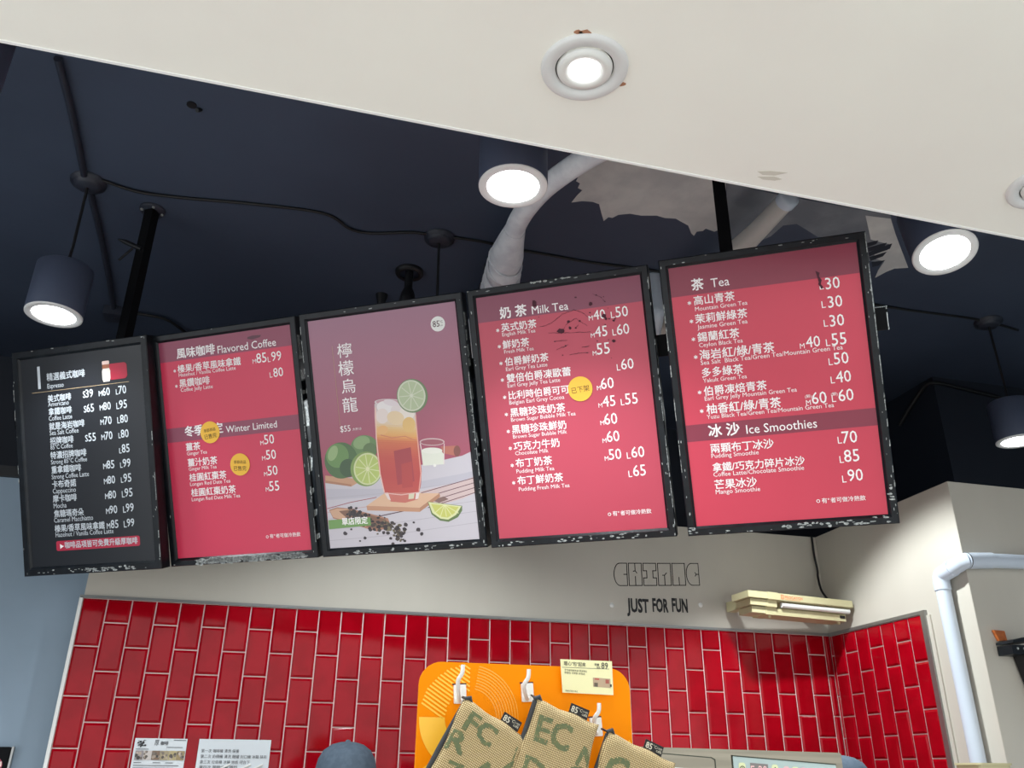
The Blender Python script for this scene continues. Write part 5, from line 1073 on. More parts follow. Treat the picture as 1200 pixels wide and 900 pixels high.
for k in range(14):
    t = -1 + 2*k/13
    c = B_ - off.normalized()*.0208 + upv*.035*t - rd*.003
    if random.random() < .8: q.tube([c - upv*.0025, c + upv*.003], .0016, 5)
for k in range(7):
    c = B_ - off.normalized()*.0208 + upv*.035 - rd*(.004+.006*k)
    q.tube([c, c + rd*.004], .0015, 5)
q.build('worn_edge', 'chip', hang)
for (u, v, ib) in ((-.748, 3.335, 0), (1.283, 2.140, 4)):
    q = MB(); sc = .021
    d_ = Matrix.Translation((u, v, 0)) @ Matrix.Rotation(R(-31), 4, 'Z')
    q.box(-sc, sc, -sc, sc, E0+1.50, CZ, 0, d_); post = q.build('post', 'hanger', hang)
    lc_ = board_matrix(ib).inverted() @ Vector((u, v, E0+1.52))
    q = MB(); square_bar(q, board_matrix(ib) @ Vector((lc_.x, DEP+.022, H*.92)), board_matrix(ib) @ Vector((lc_.x, DEP+.022, H*.66)), .018, .018, nrm[ib])
    q.build('strut', 'black', post)
    q = MB(); q.lathe([(.0, CZ-.012), (.05, CZ-.012), (.053, CZ-.008), (.053, CZ+.002)], 28, 0, Matrix.Translation((u, v, 0))); 
    q.build('ceiling_flange', 'painted', post)
    for k in range(4):
        q = MB(); a = R(15+90*k); q.tube([(u+.041*math.cos(a), v+.041*math.sin(a), CZ-.018), (u+.041*math.cos(a), v+.041*math.sin(a), CZ-.010)], .006, 6)
        q.build('bolt', 'chip', post)
q = MB(); u, v, z = -.76, 3.31, E0+1.98
q.tube([(u+.01, v, z), (u-.06, v+.02, z+.035), (u-.095, v+.03, z+.05)], [.010, .012, .004], 8); q.tube([(u-.03, v+.02, z+.01), (u-.075, v+.03, z-.05)], .005, 6)
q.build('clamp', 'black', hang)

# ------------------------------------------------------------------ lamps
KC = 2.20/2.17          # the ceiling fittings were surveyed for a 2.17 m rise above the eye
def pendant(u, v, label, tilt=None, rose=True, watts=PENDANT_WATTS, drop=1.55, cone=138, edge=.55):
    u, v, drop = u*KC, v*KC, drop*KC
    t = empty('pendant_lamp', (u, v, CZ), label, 'lamp', 'cylinder lamps over the counter')
    zb = E0+drop-CZ; r = .1014; h = .21
    tm = Matrix.Translation((0, 0, zb)) @ (Matrix.Rotation(R(tilt[0]), 4, Vector((tilt[1], tilt[2], 0))) if tilt else Matrix.Identity(4))
    q = MB(); q.lathe([(r-.02, .0), (r, .0), (r+.001, .006), (r+.001, h-.006), (r-.006, h), (0, h)], 40, 0, tm); body = q.build('housing', 'lampbody', t)
    q = MB(); q.lathe([(r+.0005, .003), (r, -.001), (r-.004, -.002), (r-.023, -.0015), (r-.0245, .002)], 40, 0, tm); q.build('trim_ring', 'lampring', body)
    q = MB(); q.lathe([(0, -.0002), (r-.04, -.0004), (r-.024, .0015)], 40, 0, tm); q.f = [f[::-1] for f in q.f]; q.build('light_panel', 'led', body)
    top = tm @ Vector((0, 0, h))
    q = MB(); q.tube([top - Vector((0, 0, .004)), top + Vector((.004, .002, .10)), (0, .003, -.05), (0, 0, -.02)], .006, 8); q.build('cord', 'cable', t)
    q = MB(); q.lathe([(0, -.034), (.04, -.034), (.055, -.022), (.056, -.016), (.068, -.014), (.07, .001)], 28); q.build('ceiling_rose', 'painted', t)
    L = bpy.data.lights.new('lamp light', 'SPOT'); L.energy = watts; L.spot_size = R(cone); L.spot_blend = edge; L.shadow_soft_size = .06; L.color = (.90, .97, 1)
    lo = bpy.data.objects.new('lamp_light', L); COL.objects.link(lo); lo.parent = t; lo.matrix_local = tm @ Matrix.Translation((0, 0, -.012))
    return t
pendant(-.966, 3.156, 'dark grey cylinder lamp hanging at left above the black espresso board', watts=PENDANT_WATTS*.4)
pendant(.502, 1.955, 'lit cylinder lamp crossing in front of the white wrapped pipe')
pendant(1.944, 1.917, 'lit tilted cylinder lamp just right of the tea and smoothie board', tilt=(14, -.94, .34))
pendant(-.955, 1.94, 'lit cylinder lamp cut by the left picture edge below the soffit')
pendant(.478, 3.171, 'pendant lamp on a thin cord behind the milk tea board', watts=PENDANT_WATTS)
pendant(1.95, 3.16, 'pendant lamp hidden behind the tea and smoothie board', watts=PENDANT_WATTS*1.75, tilt=(15, 0, -1), cone=108, edge=.4)
pendant(3.385, 3.17, 'dark cylinder lamp hanging low at the right edge above the cream wall', watts=PENDANT_WATTS*.07, drop=1.50)
def downlight(u, v, label):
    t = empty('recessed_downlight', (u, v, SZ), label, 'lamp', 'downlights in the cream soffit')
    fl = lambda q: (setattr(q, 'f', [f[::-1] for f in q.f]), q)[1]
    q = MB(); q.lathe([(.092, .0), (.091, -.006), (.086, -.009), (.064, -.008), (.061, -.001)], 44); fl(q).build('outer_ring', 'lampring', t)
    tm = Matrix.Rotation(R(3), 4, 'X')
    q = MB(); q.lathe([(.0590, -.001), (.057, -.010), (.044, -.012), (.036, -.009), (.0325, -.003)], 40, 0, tm); fl(q).build('gimbal_ring', 'whitetrim', t)
    q = MB(); q.lathe([(0, -.0035), (.018, -.0045), (.0325, -.0028)], 36, 0, tm); fl(q).build('light_panel', 'led', t)
    q = MB(); q.lathe([(.0625, -.0012), (.0585, -.0012)], 36); fl(q).build('gap_ring', 'black', t)
    q = MB(); q.tube([(.031*math.cos(.2*k), .031*math.sin(.2*k), -.0055) for k in range(16, 33)], .0011, 5); q.build('glass_edge', 'steel', t)
    L = bpy.data.lights.new('downlight light', 'SPOT'); L.energy = DOWNLIGHT_WATTS; L.spot_size = R(110); L.spot_blend = .6; L.shadow_soft_size = .04
    lo = bpy.data.objects.new('lamp_light', L); COL.objects.link(lo); lo.parent = t; lo.location = (0, 0, -.02)
    return t
downlight(.480, 1.275, 'lit round downlight with a wide grey ring in the cream soffit')
t = downlight(1.725, 1.345, 'round downlight cut off by the right picture edge in the soffit')

# ------------------------------------------------------------------ things on the ceiling
def cable(name, pts, r, m, label, cat, par=None):
    if all(p[2] > E0+2.15 for p in pts): pts = [(p[0]*KC, p[1]*KC, p[2]) for p in pts]
    q = MB(); q.tube(smooth(pts), r, 8); o = q.build(name, m, par)
    return tag(o, label, cat) if label else o
def smooth(pts, n=5):
    pts = [Vector(p) for p in pts]
    if len(pts) < 3: return pts
    o = []
    for i in range(len(pts)-1):
        p0, p1, p2, p3 = pts[max(i-1, 0)], pts[i], pts[i+1], pts[min(i+2, len(pts)-1)]
        for k in range(n):
            t = k/n; o.append(.5*((2*p1) + (p2-p0)*t + (2*p0-5*p1+4*p2-p3)*t*t + (3*p1-p0-3*p2+p3)*t**3))
    return o + [pts[-1]]
cz = CZ-.006
cable('ceiling_cable', [(-.925, 3.119, cz), (-.786, 3.161, cz-.004), (-.62, 3.163, cz), (-.311, 3.127, cz), (-.03, 3.118, cz), (.085, 3.197, cz-.004), (.18, 3.211, cz), (.343, 3.16, cz), (.417, 3.153, cz), (.647, 3.145, cz), (.81, 3.164, cz), (.974, 3.169, cz), (1.183, 3.178, cz), (1.443, 3.168, cz), (1.9, 3.165, cz), (2.4, 3.16, cz-.004), (2.9, 3.17, cz), (3.3, 3.16, cz), (3.6, 3.2, cz)], .007, 'cable', 'black cable looping along the dark ceiling between lamps', 'cable')
cable('conduit', [(-.942, 2.46, CZ-.012), (-.949, 2.732, CZ-.012), (-.972, 3.10, CZ-.012)], .014, 'painted', 'dark painted conduit at upper left running toward the soffit', 'conduit')
cable('conduit', [(-.969, 3.21, CZ-.012), (-.987, 3.658, CZ-.012), (-1.03, 4.25, CZ-.012)], .014, 'painted', 'dark painted conduit at upper left running back from the lamp', 'conduit')
q = MB(); q.prism(rrect(-1.09, -.99, 4.28, 4.38, .008, 3), CZ-.05, CZ+.001); q.tube([(-1.04, 4.33, CZ-.056), (-1.04, 4.33, CZ-.049)], .012, 8); tag(q.build('switch_box', 'painted'), 'small dark square box on the ceiling left of the sign post', 'junction box')
q = MB(); q.tube(smooth([(-.95, 4.30, CZ-.02), (-.80, 4.32, CZ-.02), (-.72, 4.42, CZ-.02), (-.62, 4.60, CZ-.02)]), .008, 8); tag(q.build('ceiling_cable', 'cable'), 'short black cable just right of the left sign post', 'cable')
# pipe wrapped in white cloth
hz = E0+2.05
t = empty('wrapped_pipe', (.76, 2.8, hz), 'white cloth-wrapped pipe under the dark ceiling behind the milk tea board', 'pipe')
q = MB(); q.tube([Vector(p)-Vector((.76, 2.8, hz)) for p in smooth([(1.12, 2.0, hz), (.98, 2.2, hz), (.885, 2.345, hz), (.825, 2.457, hz), (.779, 2.571, hz), (.75, 2.703, hz), (.741, 2.814, hz), (.748, 2.90, hz)])], .042, 18); q.build('bare_pipe', 'wrap', t)
path = smooth([(.744, 2.86, hz), (.748, 2.94, hz), (.757, 3.04, hz), (.768, 3.12, hz), (.775, 3.2, hz), (.785, 3.3, hz), (.80, 3.6, hz), (.82, 4.2, hz)])
rr = []
for k, p in enumerate(path):
    y = p.y; base = .045 + .03*min(1, max(0, (y-2.86)/.2)); base += .007*math.sin(y*70) if y > 3.10 else 0
    rr.append(base)
q = MB(); q.tube([p - Vector((.76, 2.8, hz)) for p in path], rr, 20); q.build('cloth_wrapping', 'wrap', t)
q = MB()
for k in range(5):
    y = 3.10+.05*k; c = Vector((.765+.02*k*.3, y, hz)) - Vector((.76, 2.8, hz))
    pts = []
    for a in range(25):
        an = 2*math.pi*a/24; pts.append(c + Vector((.079*math.cos(an), .022*math.cos(an+k), .079*math.sin(an))))
    q.tube(pts, .005, 6, cap=False)
q.build('wrapping_fold', 'wrap', t)
q = MB(); q.lathe([(.0, 0), (.032, 0), (.036, .01), (.036, .38)], 20, 0, Matrix.Translation((1.72, 2.37, hz)) @ Matrix.Rotation(R(-90), 4, 'X') @ Matrix.Scale(1, 4))
q.tube([(1.72, 2.37, hz), (1.71, 2.6, hz), (1.69, 2.75, hz), (1.67, 3.6, hz)], .038, 18)
t = tag(q.build('drain_pipe', 'greypipe'), 'grey painted pipe under the bare ceiling patch beside the right sign post', 'pipe')
q = MB(); q.lathe([(0, -.012), (.030, -.012), (.041, -.004), (.041, .03)], 20, 0, Matrix.Translation((1.72, 2.37, hz)) @ Matrix.Rotation(R(-90), 4, 'X')); q.build('end_cap', 'pvc', t)
q = MB(); q.tube(smooth([(1.55, 3.27, CZ), (1.55, 3.27, hz), (1.55, 3.29, hz-.06), (1.60, 3.45, hz-.08)]), .042, 16); tag(q.build('elbow_pipe', 'pvc'), 'white elbow pipe glimpsed between the two red tea boards', 'pipe')
# hanging rods behind the poster board
t = empty('ceiling_sprinkler', (.396, 3.537, CZ), 'black ceiling fitting with round flange and thick stem behind the poster board', 'ceiling fitting')
q = MB(); q.lathe([(.045, -.02), (.062, -.022), (.068, -.012), (.068, .001)], 28); q.build('flange', 'black', t)
q = MB(); q.tube([(0, 0, -.005), (0, 0, -.10)], .02, 12); q.build('stem', 'black', t)
q = MB(); q.lathe([(.018, -.09), (.034, -.13), (.04, -.17), (.034, -.20), (.014, -.21), (0, -.21)], 20); q.f = [f[::-1] for f in q.f]; q.build('head', 'black', t)
q = MB(); q.lathe([(0, -.09), (.018, -.085), (.022, -.04), (.03, -.01), (.032, .001)], 16, 0, Matrix.Translation((.294, 3.80, CZ))); tag(q.build('ceiling_hook', 'black'), 'small black fitting left of the thick ceiling stem', 'ceiling fitting')
t = empty('threaded_rod', (.752, 3.392, CZ), 'thin grey hanging rod with small square plate beside the wrapped pipe', 'rod')
q = MB(); q.box(-.022, .022, -.022, .022, -.008, .001); q.build('plate', 'painted', t)
q = MB(); q.tube([(0, 0, -.004), (-.07, .03, -.22)], .007, 8); q.build('rod', 'painted', t)
# cable round the dark corner at the far right
cable('ceiling_cable', [(3.55, 4.15, E0+1.98), (3.59, 3.95, E0+2.14), (3.63, 3.87, E0+2.155), (3.9, 3.87, E0+2.13), (4.3, 3.87, E0+2.10), (4.8, 3.87, E0+2.15)], .012, 'cable', 'black cable along the dark corner at the far right', 'cable')

# ------------------------------------------------------------------ things on the cream walls
def stroke(mb, pts, w, y, closed=False):
    n = len(pts)
    for i in range(n if closed else n-1):
        (x0, z0), (x1, z1) = pts[i], pts[(i+1) % n]
        L = math.hypot(x1-x0, z1-z0)
        if L < 1e-6: continue
        dx, dz = (x1-x0)/L*w/2, (z1-z0)/L*w/2
        mb.flat([(x0-dx-dz, z0-dz+dx), (x0-dx+dz, z0-dz-dx), (x1+dx+dz, z1+dz-dx), (x1+dx-dz, z1+dz+dx)], y)
Y = WV-.0012
t = empty('wall_lettering', (1.63, WV, E0+.78), 'black outlined block letters over the words JUST FOR FUN on the cream wall', 'wall lettering')
def to_local(mb): mb.v = [(x-1.63, y-WV, z-E0-.78) for x, y, z in mb.v]; return mb
q = MB()
x0, x1 = 1.644, 2.131; tw = (x1-x0)
zt, zb = lambda u: E0+1.010+.030*(u-x0)/tw, lambda u: E0+.893+.030*(u-x0)/tw
LX = [0, .170, .340, .512, .682, .848]; LW = .150
def L2(i, pts): return [(x0+tw*(LX[i]+LW*px), zb(x0)+.030*(LX[i]+LW*px)+.117*pz) for px, pz in pts]
def arcp(n=10): return [(.45-.45*math.sin(math.pi/2*k/n) if k <= n else 0, 0) for k in range(n+1)]
cshape = [(1, 1), (.45, 1)] + [(.45-.45*math.sin(a), .5+.5*math.cos(a)) for a in [math.pi*k/16 for k in range(1, 16)]] + [(.45, 0), (1, 0)]
sw = .0042
for i in (0, 5): stroke(q, L2(i, cshape), sw, Y, True)
stroke(q, L2(0, [(.75, .5), (1, .5)]), sw, Y)
stroke(q, L2(5, [(.78, .5), (1, .5)]), sw, Y); stroke(q, L2(5, [(.70, .58), (.80, .5), (.70, .42)]), sw, Y)
stroke(q, L2(1, [(0, 0), (0, 1), (1, 1), (1, 0)]), sw, Y, True); stroke(q, L2(1, [(.5, 1), (.5, .66), (.36, .64)]), sw, Y); stroke(q, L2(1, [(.5, .66), (.62, .56)]), sw, Y); stroke(q, L2(1, [(.5, 0), (.5, .40)]), sw, Y)
stroke(q, L2(2, [(0, 1), (1, 1), (1, .66), (.74, .66), (.74, .34), (1, .34), (1, 0), (0, 0), (0, .34), (.26, .34), (.26, .66), (0, .66)]), sw, Y, True)
stroke(q, L2(3, [(0, 0), (0, 1), (1, 1), (1, 0)]), sw, Y, True); stroke(q, L2(3, [(.5, 0), (.5, .46), (.36, .46)]), sw, Y); stroke(q, L2(3, [(.5, .46), (.66, .56)]), sw, Y)
stroke(q, L2(4, [(0, 0), (0, 1), (1, 1), (1, 0)]), sw, Y, True); stroke(q, L2(4, [(.5, 0), (.5, .36)]), sw, Y)
to_local(q).build('outlined_word', 'black', t)
q = MB()
for s_, a, c in (('JUST', 1.710, 1.828), ('FOR', 1.852, 1.938), ('FUN', 1.962, 2.049)): text(q, s_, a, E0+.765+.05*(a-1.71), c-a, Y, .065, 1, height=.066)
to_local(q).build('slogan', 'black', t)
for u, z in ((1.626, .792), (2.127, .819)):
    q = MB(); q.lathe([(.0125, 0), (.0115, .002), (0, .0025)], 24, 0, Matrix.Translation((u, WV, E0+z)) @ Matrix.Rotation(R(90), 4, 'X')); to_local(q).build('white_dot', 'label', t)

# insect light trap, hung in the corner
t = empty('insect_light_trap', (2.53, 4.06, E0+.78), 'beige louvred insect light trap with white tube in the wall corner', 'insect trap', xf=Matrix.Translation((2.535, 3.905, E0+.81)) @ Matrix.Rotation(R(4.5), 4, 'Z') @ Matrix.Rotation(R(1.0), 4, 'Y'))
q = MB(); 
def louvre(x0, x1, pf): 
    mb = MB(); n = len(pf); mb.add([(x0, y, z) for y, z in pf] + [(x1, y, z) for y, z in pf], [tuple(range(n)), tuple(range(n, 2*n))[::-1]] + [(i, n+i, n+(i+1) % n, (i+1) % n) for i in range(n)]); return mb
louvre(-.145, .325, [(.004, .030), (0, .026), (0, -.004), (.02, -.008), (.15, -.008), (.15, .030)]).build('upper_louvre', 'beige', t)
louvre(-.145, .298, [(.036, -.040), (.034, -.044), (.034, -.074), (.15, -.074), (.15, -.040)]).build('lower_louvre', 'beige', t)
louvre(-.10, .312, [(.05, -.008), (.05, -.042), (.15, -.042), (.15, -.008)]).build('tray', 'beige', t)
q = MB(); q.tube([(-.10, .022, -.024), (.312, .022, -.024)], .013, 14); q.build('light_tube', 'whitetrim', t)
lc = louvre(-.305, -.19, [(0, .030), (0, -.002), (.008, -.003), (.15, -.003), (.15, .030)]); lc.build('end_cap', 'beige', t)
louvre(-.285, -.18, [(.016, -.006), (.016, -.036), (.15, -.036), (.15, -.006)]).build('end_louvre', 'beige', t)
louvre(-.268, -.165, [(.033, -.040), (.033, -.070), (.15, -.070), (.15, -.040)]).build('end_louvre', 'beige', t)
louvre(-.19, -.13, [(-.002, .031), (-.002, -.004), (.015, -.008), (.015, -.038), (.031, -.041), (.031, -.075), (.15, -.076), (.15, .031)]).build('clip_band', 'beige', t)
q = MB(); q.box(.262, .292, .031, .036, -.060, -.046); q.build('switch', 'black', t)
for x in (-.152, .27):
    q = MB(); q.lathe([(0, -.088), (.008, -.086), (.010, -.074)], 12, 0, Matrix.Translation((x, .06, 0))); q.build('foot', 'beige', t)
q = MB(); text(q, 'PROCATCH', -.09, .006, .105, -.0008, .03, height=.013); stroke(q, rrect(-.112, -.098, .002, .022, .003, 3), .003, -.0008, True); text(q, 'B', -.1085, .006, .007, -.0008, .0); stroke(q, [(-.09, .001), (.0, .001)], .0016, -.0008); q.build('orange_lettering', mat('orange print', (224, 110, 60), .5), t)
q = MB(); q.box(-.25, -.2, .148, .29, -.03, .02); q.build('mounting_arm', 'beige', t)
q = MB(); q.box(.2, .25, .148, .26, -.03, .02); q.build('mounting_arm', 'beige', t)
cable('power_cord', [(2.845, 4.185, WTOP), (2.838, 4.175, E0+1.12), (2.842, 4.17, E0+1.04), (2.832, 4.16, E0+1.0), (2.815, 4.12, E0+.92), (2.80, 4.05, E0+.86), (2.785, 3.99, E0+.835)], .006, 'cable', 'thin black cord hanging in the wall corner to the insect trap', 'cord')

# pvc pipe on the side wall, round the outer corner
t = empty('corner_pipe', (2.83, 3.25, 0), 'white pvc pipe climbing the side wall and bending round the corner', 'pipe')
def loc(pts, o=(2.83, 3.25, 0)): return [Vector(p)-Vector(o) for p in pts]
pr = .032; pu = WU-pr-.006; pv = 3.128-pr-.006
q = MB(); q.tube(loc([(pu, 3.232, .08), (pu, 3.245, E0+.80)]), pr, 18); q.build('riser', 'pvc', t)
q = MB(); q.tube(loc(smooth([(pu, 3.2445, E0+.76), (pu, 3.245, E0+.80), (pu, 3.235, E0+.826), (pu, 3.20, E0+.835), (pu, 3.16, E0+.842)])), [.036]*21, 18); q.build('elbow', 'pvc', t)
q = MB(); q.tube(loc([(pu, 3.17, E0+.84), (pu+.005, pv+.008, E0+.858), (pu+.02, pv, E0+.861)]), .034, 18); q.build('corner_bend', 'pvc', t)
q = MB(); q.tube(loc([(pu+.012, pv, E0+.86), (pu+.15, pv, E0+.87)]), .035, 18); q.build('coupling', 'pvc', t)
q = MB(); q.tube(loc([(pu+.13, pv, E0+.869), (4.59, pv, E0+.918)]), pr, 18); q.build('horizontal_run', 'pvc', t)
for v, z in ((3.19, .875), (3.17, .878), (3.205, .868)):
    q = MB(); q.lathe([(.014, -.004), (.010, .006), (0, .008)], 10, 0, Matrix.Translation((pu-2.83, v-3.25, E0+z-.004))); q.build('glue_lump', 'pvc', t)
q = MB(); q.tube(loc([(pu+.016, pv, E0+.8605), (pu+.0195, pv, E0+.8608)]), .0356, 18, cap=False); q.build('joint_gap', 'black', t)
# conduit box at the foot of the view
q = MB(); q.prism(rrect(2.60, 2.745, 2.96, 3.10, .02, 4), E0-.12, E0+.043)
t = tag(q.build('cable_box', 'beige'), 'small cream box beside the foot of the white pipe', 'box')
q = MB(); q.prism(rrect(2.595, 2.75, 2.955, 3.105, .02, 4), E0+.043, E0+.050); q.build('lid', 'beige', t)
# dark bracket and orange tag on the right wall
t = empty('wall_bracket', (3.0, 3.128, E0+.5), 'black clamp bracket with a hanging dark arm at the right edge', 'bracket')
lo_ = lambda mb: (setattr(mb, 'v', [(x-3.0, y-3.128, z-E0-.5) for x, y, z in mb.v]), mb)[1]
q = MB(); q.prism([(2.945, .512), (3.075, .524), (3.07, .532), (3.02, .538), (2.99, .533), (2.948, .522)], 3.03, 3.125, 0, Matrix(((1,0,0,0),(0,0,1,0),(0,1,0,E0),(0,0,0,1)))); lo_(q).build('top_plate', 'frame', t)
q = MB(); q.box(2.948, 3.2, 3.045, 3.125, E0+.468, E0+.506); q.box(3.02, 3.2, 3.04, 3.12, E0+.448, E0+.476); lo_(q).build('clamp_body', 'frame', t)
for sx, sr in ((2.975, .005), (3.01, .007)):
    q = MB(); q.tube([(sx, 3.042, E0+.491), (sx, 3.05, E0+.491)], sr, 10); lo_(q).build('screw', 'chip', t)
q = MB(); q.add([(3.015, 3.06, E0+.47), (3.3, 3.06, E0+.47), (3.3, 3.06, E0+.1), (3.075, 3.06, E0+.20), (3.015, 3.12, E0+.47), (3.3, 3.12, E0+.47), (3.3, 3.12, E0+.1), (3.075, 3.12, E0+.20)], [(0, 3, 2, 1), (4, 5, 6, 7), (0, 1, 5, 4), (1, 2, 6, 5), (2, 3, 7, 6), (3, 0, 4, 7)]); lo_(q).build('hanging_arm', 'black', t)
for za, zb_ in ((.335, .372), (.26, .325)):
    q = MB(); q.box(3.078, 3.2, 3.055, 3.062, E0+za, E0+zb_); lo_(q).build('grey_insert', 'greypipe', t)
q = MB(); q.prism([(2.957, .530), (2.997, .534), (2.994, .572), (2.940, .574)], 3.112, 3.127, 0, Matrix(((1,0,0,0),(0,0,1,0),(0,1,0,E0),(0,0,0,1))))
tag(q.build('orange_tag', 'rust'), 'small rusty orange tag above the black bracket', 'tag')

# notices on the tiles
Yp = WV-.0175
def sheet(name, x0, x1, z0, z1, label, cat):
    t = empty(name, ((x0+x1)/2, Yp, z0), label, cat); cx = (x0+x1)/2
    q = MB(); n = 8
    for k in range(n):
        a, c = x0+(x1-x0)*k/n, x0+(x1-x0)*(k+1)/n
        q.add([(a-cx, .0015*math.sin(k*1.7), 0), (c-cx, .0015*math.sin((k+1)*1.7), 0), (c-cx, .0015*math.sin((k+1)*1.7)-.001, z1-z0), (a-cx, .0015*math.sin(k*1.7)-.001, z1-z0)], [(0, 1, 2, 3)], 0, None, True)
    q.build('sheet', 'paper', t); return t
t = sheet('printed_notice', -.552, -.343, E0-.175, E0+.122, 'white notice with a strip of photos taped to red tiles', 'notice')
q = MB(); hh = .297
for k in range(26):
    x = -.090+.030*random.random(); z = hh-.032+.024*random.random(); r = random.uniform(.0012, .0036); q.flat([(x+r*math.cos(j)*1.3, z+r*math.sin(j)) for j in range(6)], -.0035)
stroke(q, [(-.078, hh-.034), (-.070, hh-.012)], .004, -.0035)
text(q, '厚', -.025, hh-.026, .018, -.0035, .0, 1.3); text(q, '咖啡', .0, hh-.024, .03, -.0035, .03)
for x, z, wd in ((.025, .034, .065), (.05, .006, .05), (-.095, .042, .05), (-.095, .094, .03), (-.02, .094, .03), (.03, .094, .03), (-.095, .105, .18), (-.095, .115, .16), (-.095, .13, .17)): q.flat([(x, hh-z-.0015), (x+wd, hh-z-.0015), (x+wd, hh-z+.0008), (x, hh-z+.0008)], -.0035)
for z in (.150, .160, .170, .185, .195, .21, .225, .24): q.flat([(-.09, hh-z-.001), (.08, hh-z-.001), (.08, hh-z+.001), (-.09, hh-z+.001)], -.0035)
q.build('print', 'ink', t)
q = MB(); rn = random.Random(5)
for k in range(6):
    xa = -.095+.033*k; q.flat([(xa, hh-.084), (xa+.032, hh-.084), (xa+.032, hh-.048), (xa, hh-.048)], -.0033, 0, lin([(150, 140, 140), (200, 190, 184), (120, 96, 76), (160, 146, 116), (176, 160, 116), (150, 130, 90)][k]))
    for j in range(7):
        cx, cz_, r = xa+.004+.024*rn.random(), hh-.08+.028*rn.random(), rn.uniform(.003, .008); g = rn.randrange(40, 200)
        q.flat([(max(xa, min(xa+.032, cx+r*math.cos(a))), max(hh-.084, min(hh-.048, cz_+r*math.sin(a)))) for a in range(6)], -.0034-.00002*j, 0, lin((g, g*.9, g*.8)))
q.build('photo_strip', 'print', t)
t = sheet('handwritten_notice', -.294, .005, E0-.09, E0+.123, 'wide white sheet of Chinese rules taped right of the photo notice', 'notice')
q = MB(); hh = .213
for k, (s_, x1_) in enumerate((('第一次 咖啡機 清洗 保養', .02), ('第二次 奶精桶 清洗 糖罐 封口機 冰箱 抹布', .138), ('第三次 垃圾桶 冰桶 地板 吧台下', .07), ('第四次 開關檢查 鐵門', .02))):
    text(q, s_, -.135, hh-.052-.022*k, x1_+.135, -.0035, .0, 1.05)
q.build('print', 'ink', t)
for x in (-.045, .04, .09):
    q = MB(); q.tube(smooth([(x-.03, -.003, hh-.13), (x, -.008, hh-.115), (x+.035, -.003, hh-.098)]), .0045, 6); q.build('film_crease', 'whitetrim', t)
# dark sign at the left edge
t = empty('dark_sign', (-1.3, 4.27, E0-.25), 'dark sign with a red oval at the bottom left picture corner', 'sign')
q = MB(); q.prism(rrect(-.26, .262, 0, .332, .006, 3), 0, .03, 0, Matrix(((1,0,0,0),(0,0,1,-.022),(0,1,0,0),(0,0,0,1)))); q.build('panel', 'hanger', t)
q = MB(); q.prism([(.262, .0), (.270, .0), (.274, .333), (.266, .333)], 0, .02, 0, Matrix(((1,0,0,0),(0,0,1,-.018),(0,1,0,0),(0,0,0,1)))); q.build('edge_strip', 'alu', t)
q = MB(); q.flat([(.14+.106*math.cos(R(a)), .262+.050*math.sin(R(a))) for a in range(0, 360, 10)], -.0232, 0, lin((150, 40, 66))); q.flat([(.04, .248), (.225, .248), (.243, .258), (.242, .276), (.04, .276)], -.0236, 0, lin((226, 196, 190)))
q.flat([(.18, .256), (.205, .254), (.205, .272), (.196, .262)], -.024, 0, lin((110, 60, 60))); q.flat([(.212, .268), (.228, .258), (.236, .254), (.232, .262)], -.024, 0, lin((110, 60, 60)))
q.build('oval_mark', 'print', t)

# ------------------------------------------------------------------ counters out of view below, carrying what stands on them
b = MB(); b.box(-1.6, 2.0, 1.55, 2.05, 0, .80); b.box(-1.62, 2.02, 1.52, 2.08, .80, .84); struct(b, 'counter_front', 'cream')
b = MB(); b.box(.7, 1.66, 2.22, 2.62, 0, .88); b.box(.68, 1.68, 2.20, 2.64, .88, .92); struct(b, 'counter_machine', 'alu')

# stainless drink machine
t = empty('drink_machine', (1.23, 2.3, .92), 'stainless drink machine with key panel and dim display behind the pouches', 'machine')
mx0, mx1, mz = .80-1.23, 1.560-1.23, E0+.064-.92
q = MB(); q.prism(rrect(mx0, mx1, 0, mz, .006, 3), 0, .30, 0, Matrix(((1,0,0,0),(0,0,1,0),(0,1,0,0),(0,0,0,1)))); q.v = [(x, y, z + .012*(1.2-1.23-x)*(1 if z > .3 else 0)) for x, y, z in q.v]; q.build('housing', 'steel', t)
def mp(px, py): return (.93+(px-740)*.63/245-1.23, E0+.073-(py-872)*.00253 - (px-740)*.0*1 - .92)
q = MB(); stroke(q, [mp(760, 960), mp(772, 880.5), mp(829, 884), mp(833, 886), mp(833, 960)], .0025, -.0012); q.build('door_seam', 'dark', t)
q = MB(); pts = [mp(853, 881.5), mp(976, 889), mp(979, 940), mp(853, 940)]; q.flat(pts, -.0015); kp = q.build('key_panel', 'panelblue', t)
q = MB(); stroke(q, [mp(853, 940), mp(853, 881.8), mp(976, 889.2)], .003, -.0022); q.build('panel_edge', 'dark', kp)
q = MB(); q.flat([mp(873, 888.5), mp(894, 889.8), mp(894, 902), mp(873, 901)], -.0024); dw = q.build('display_window', 'led7', kp)
q = MB(); x, z = mp(873.5, 899); text(q, 'Er20', x, z, .048, -.0032, .01, 1.0, height=.019); q.build('digits', 'ledink', dw)
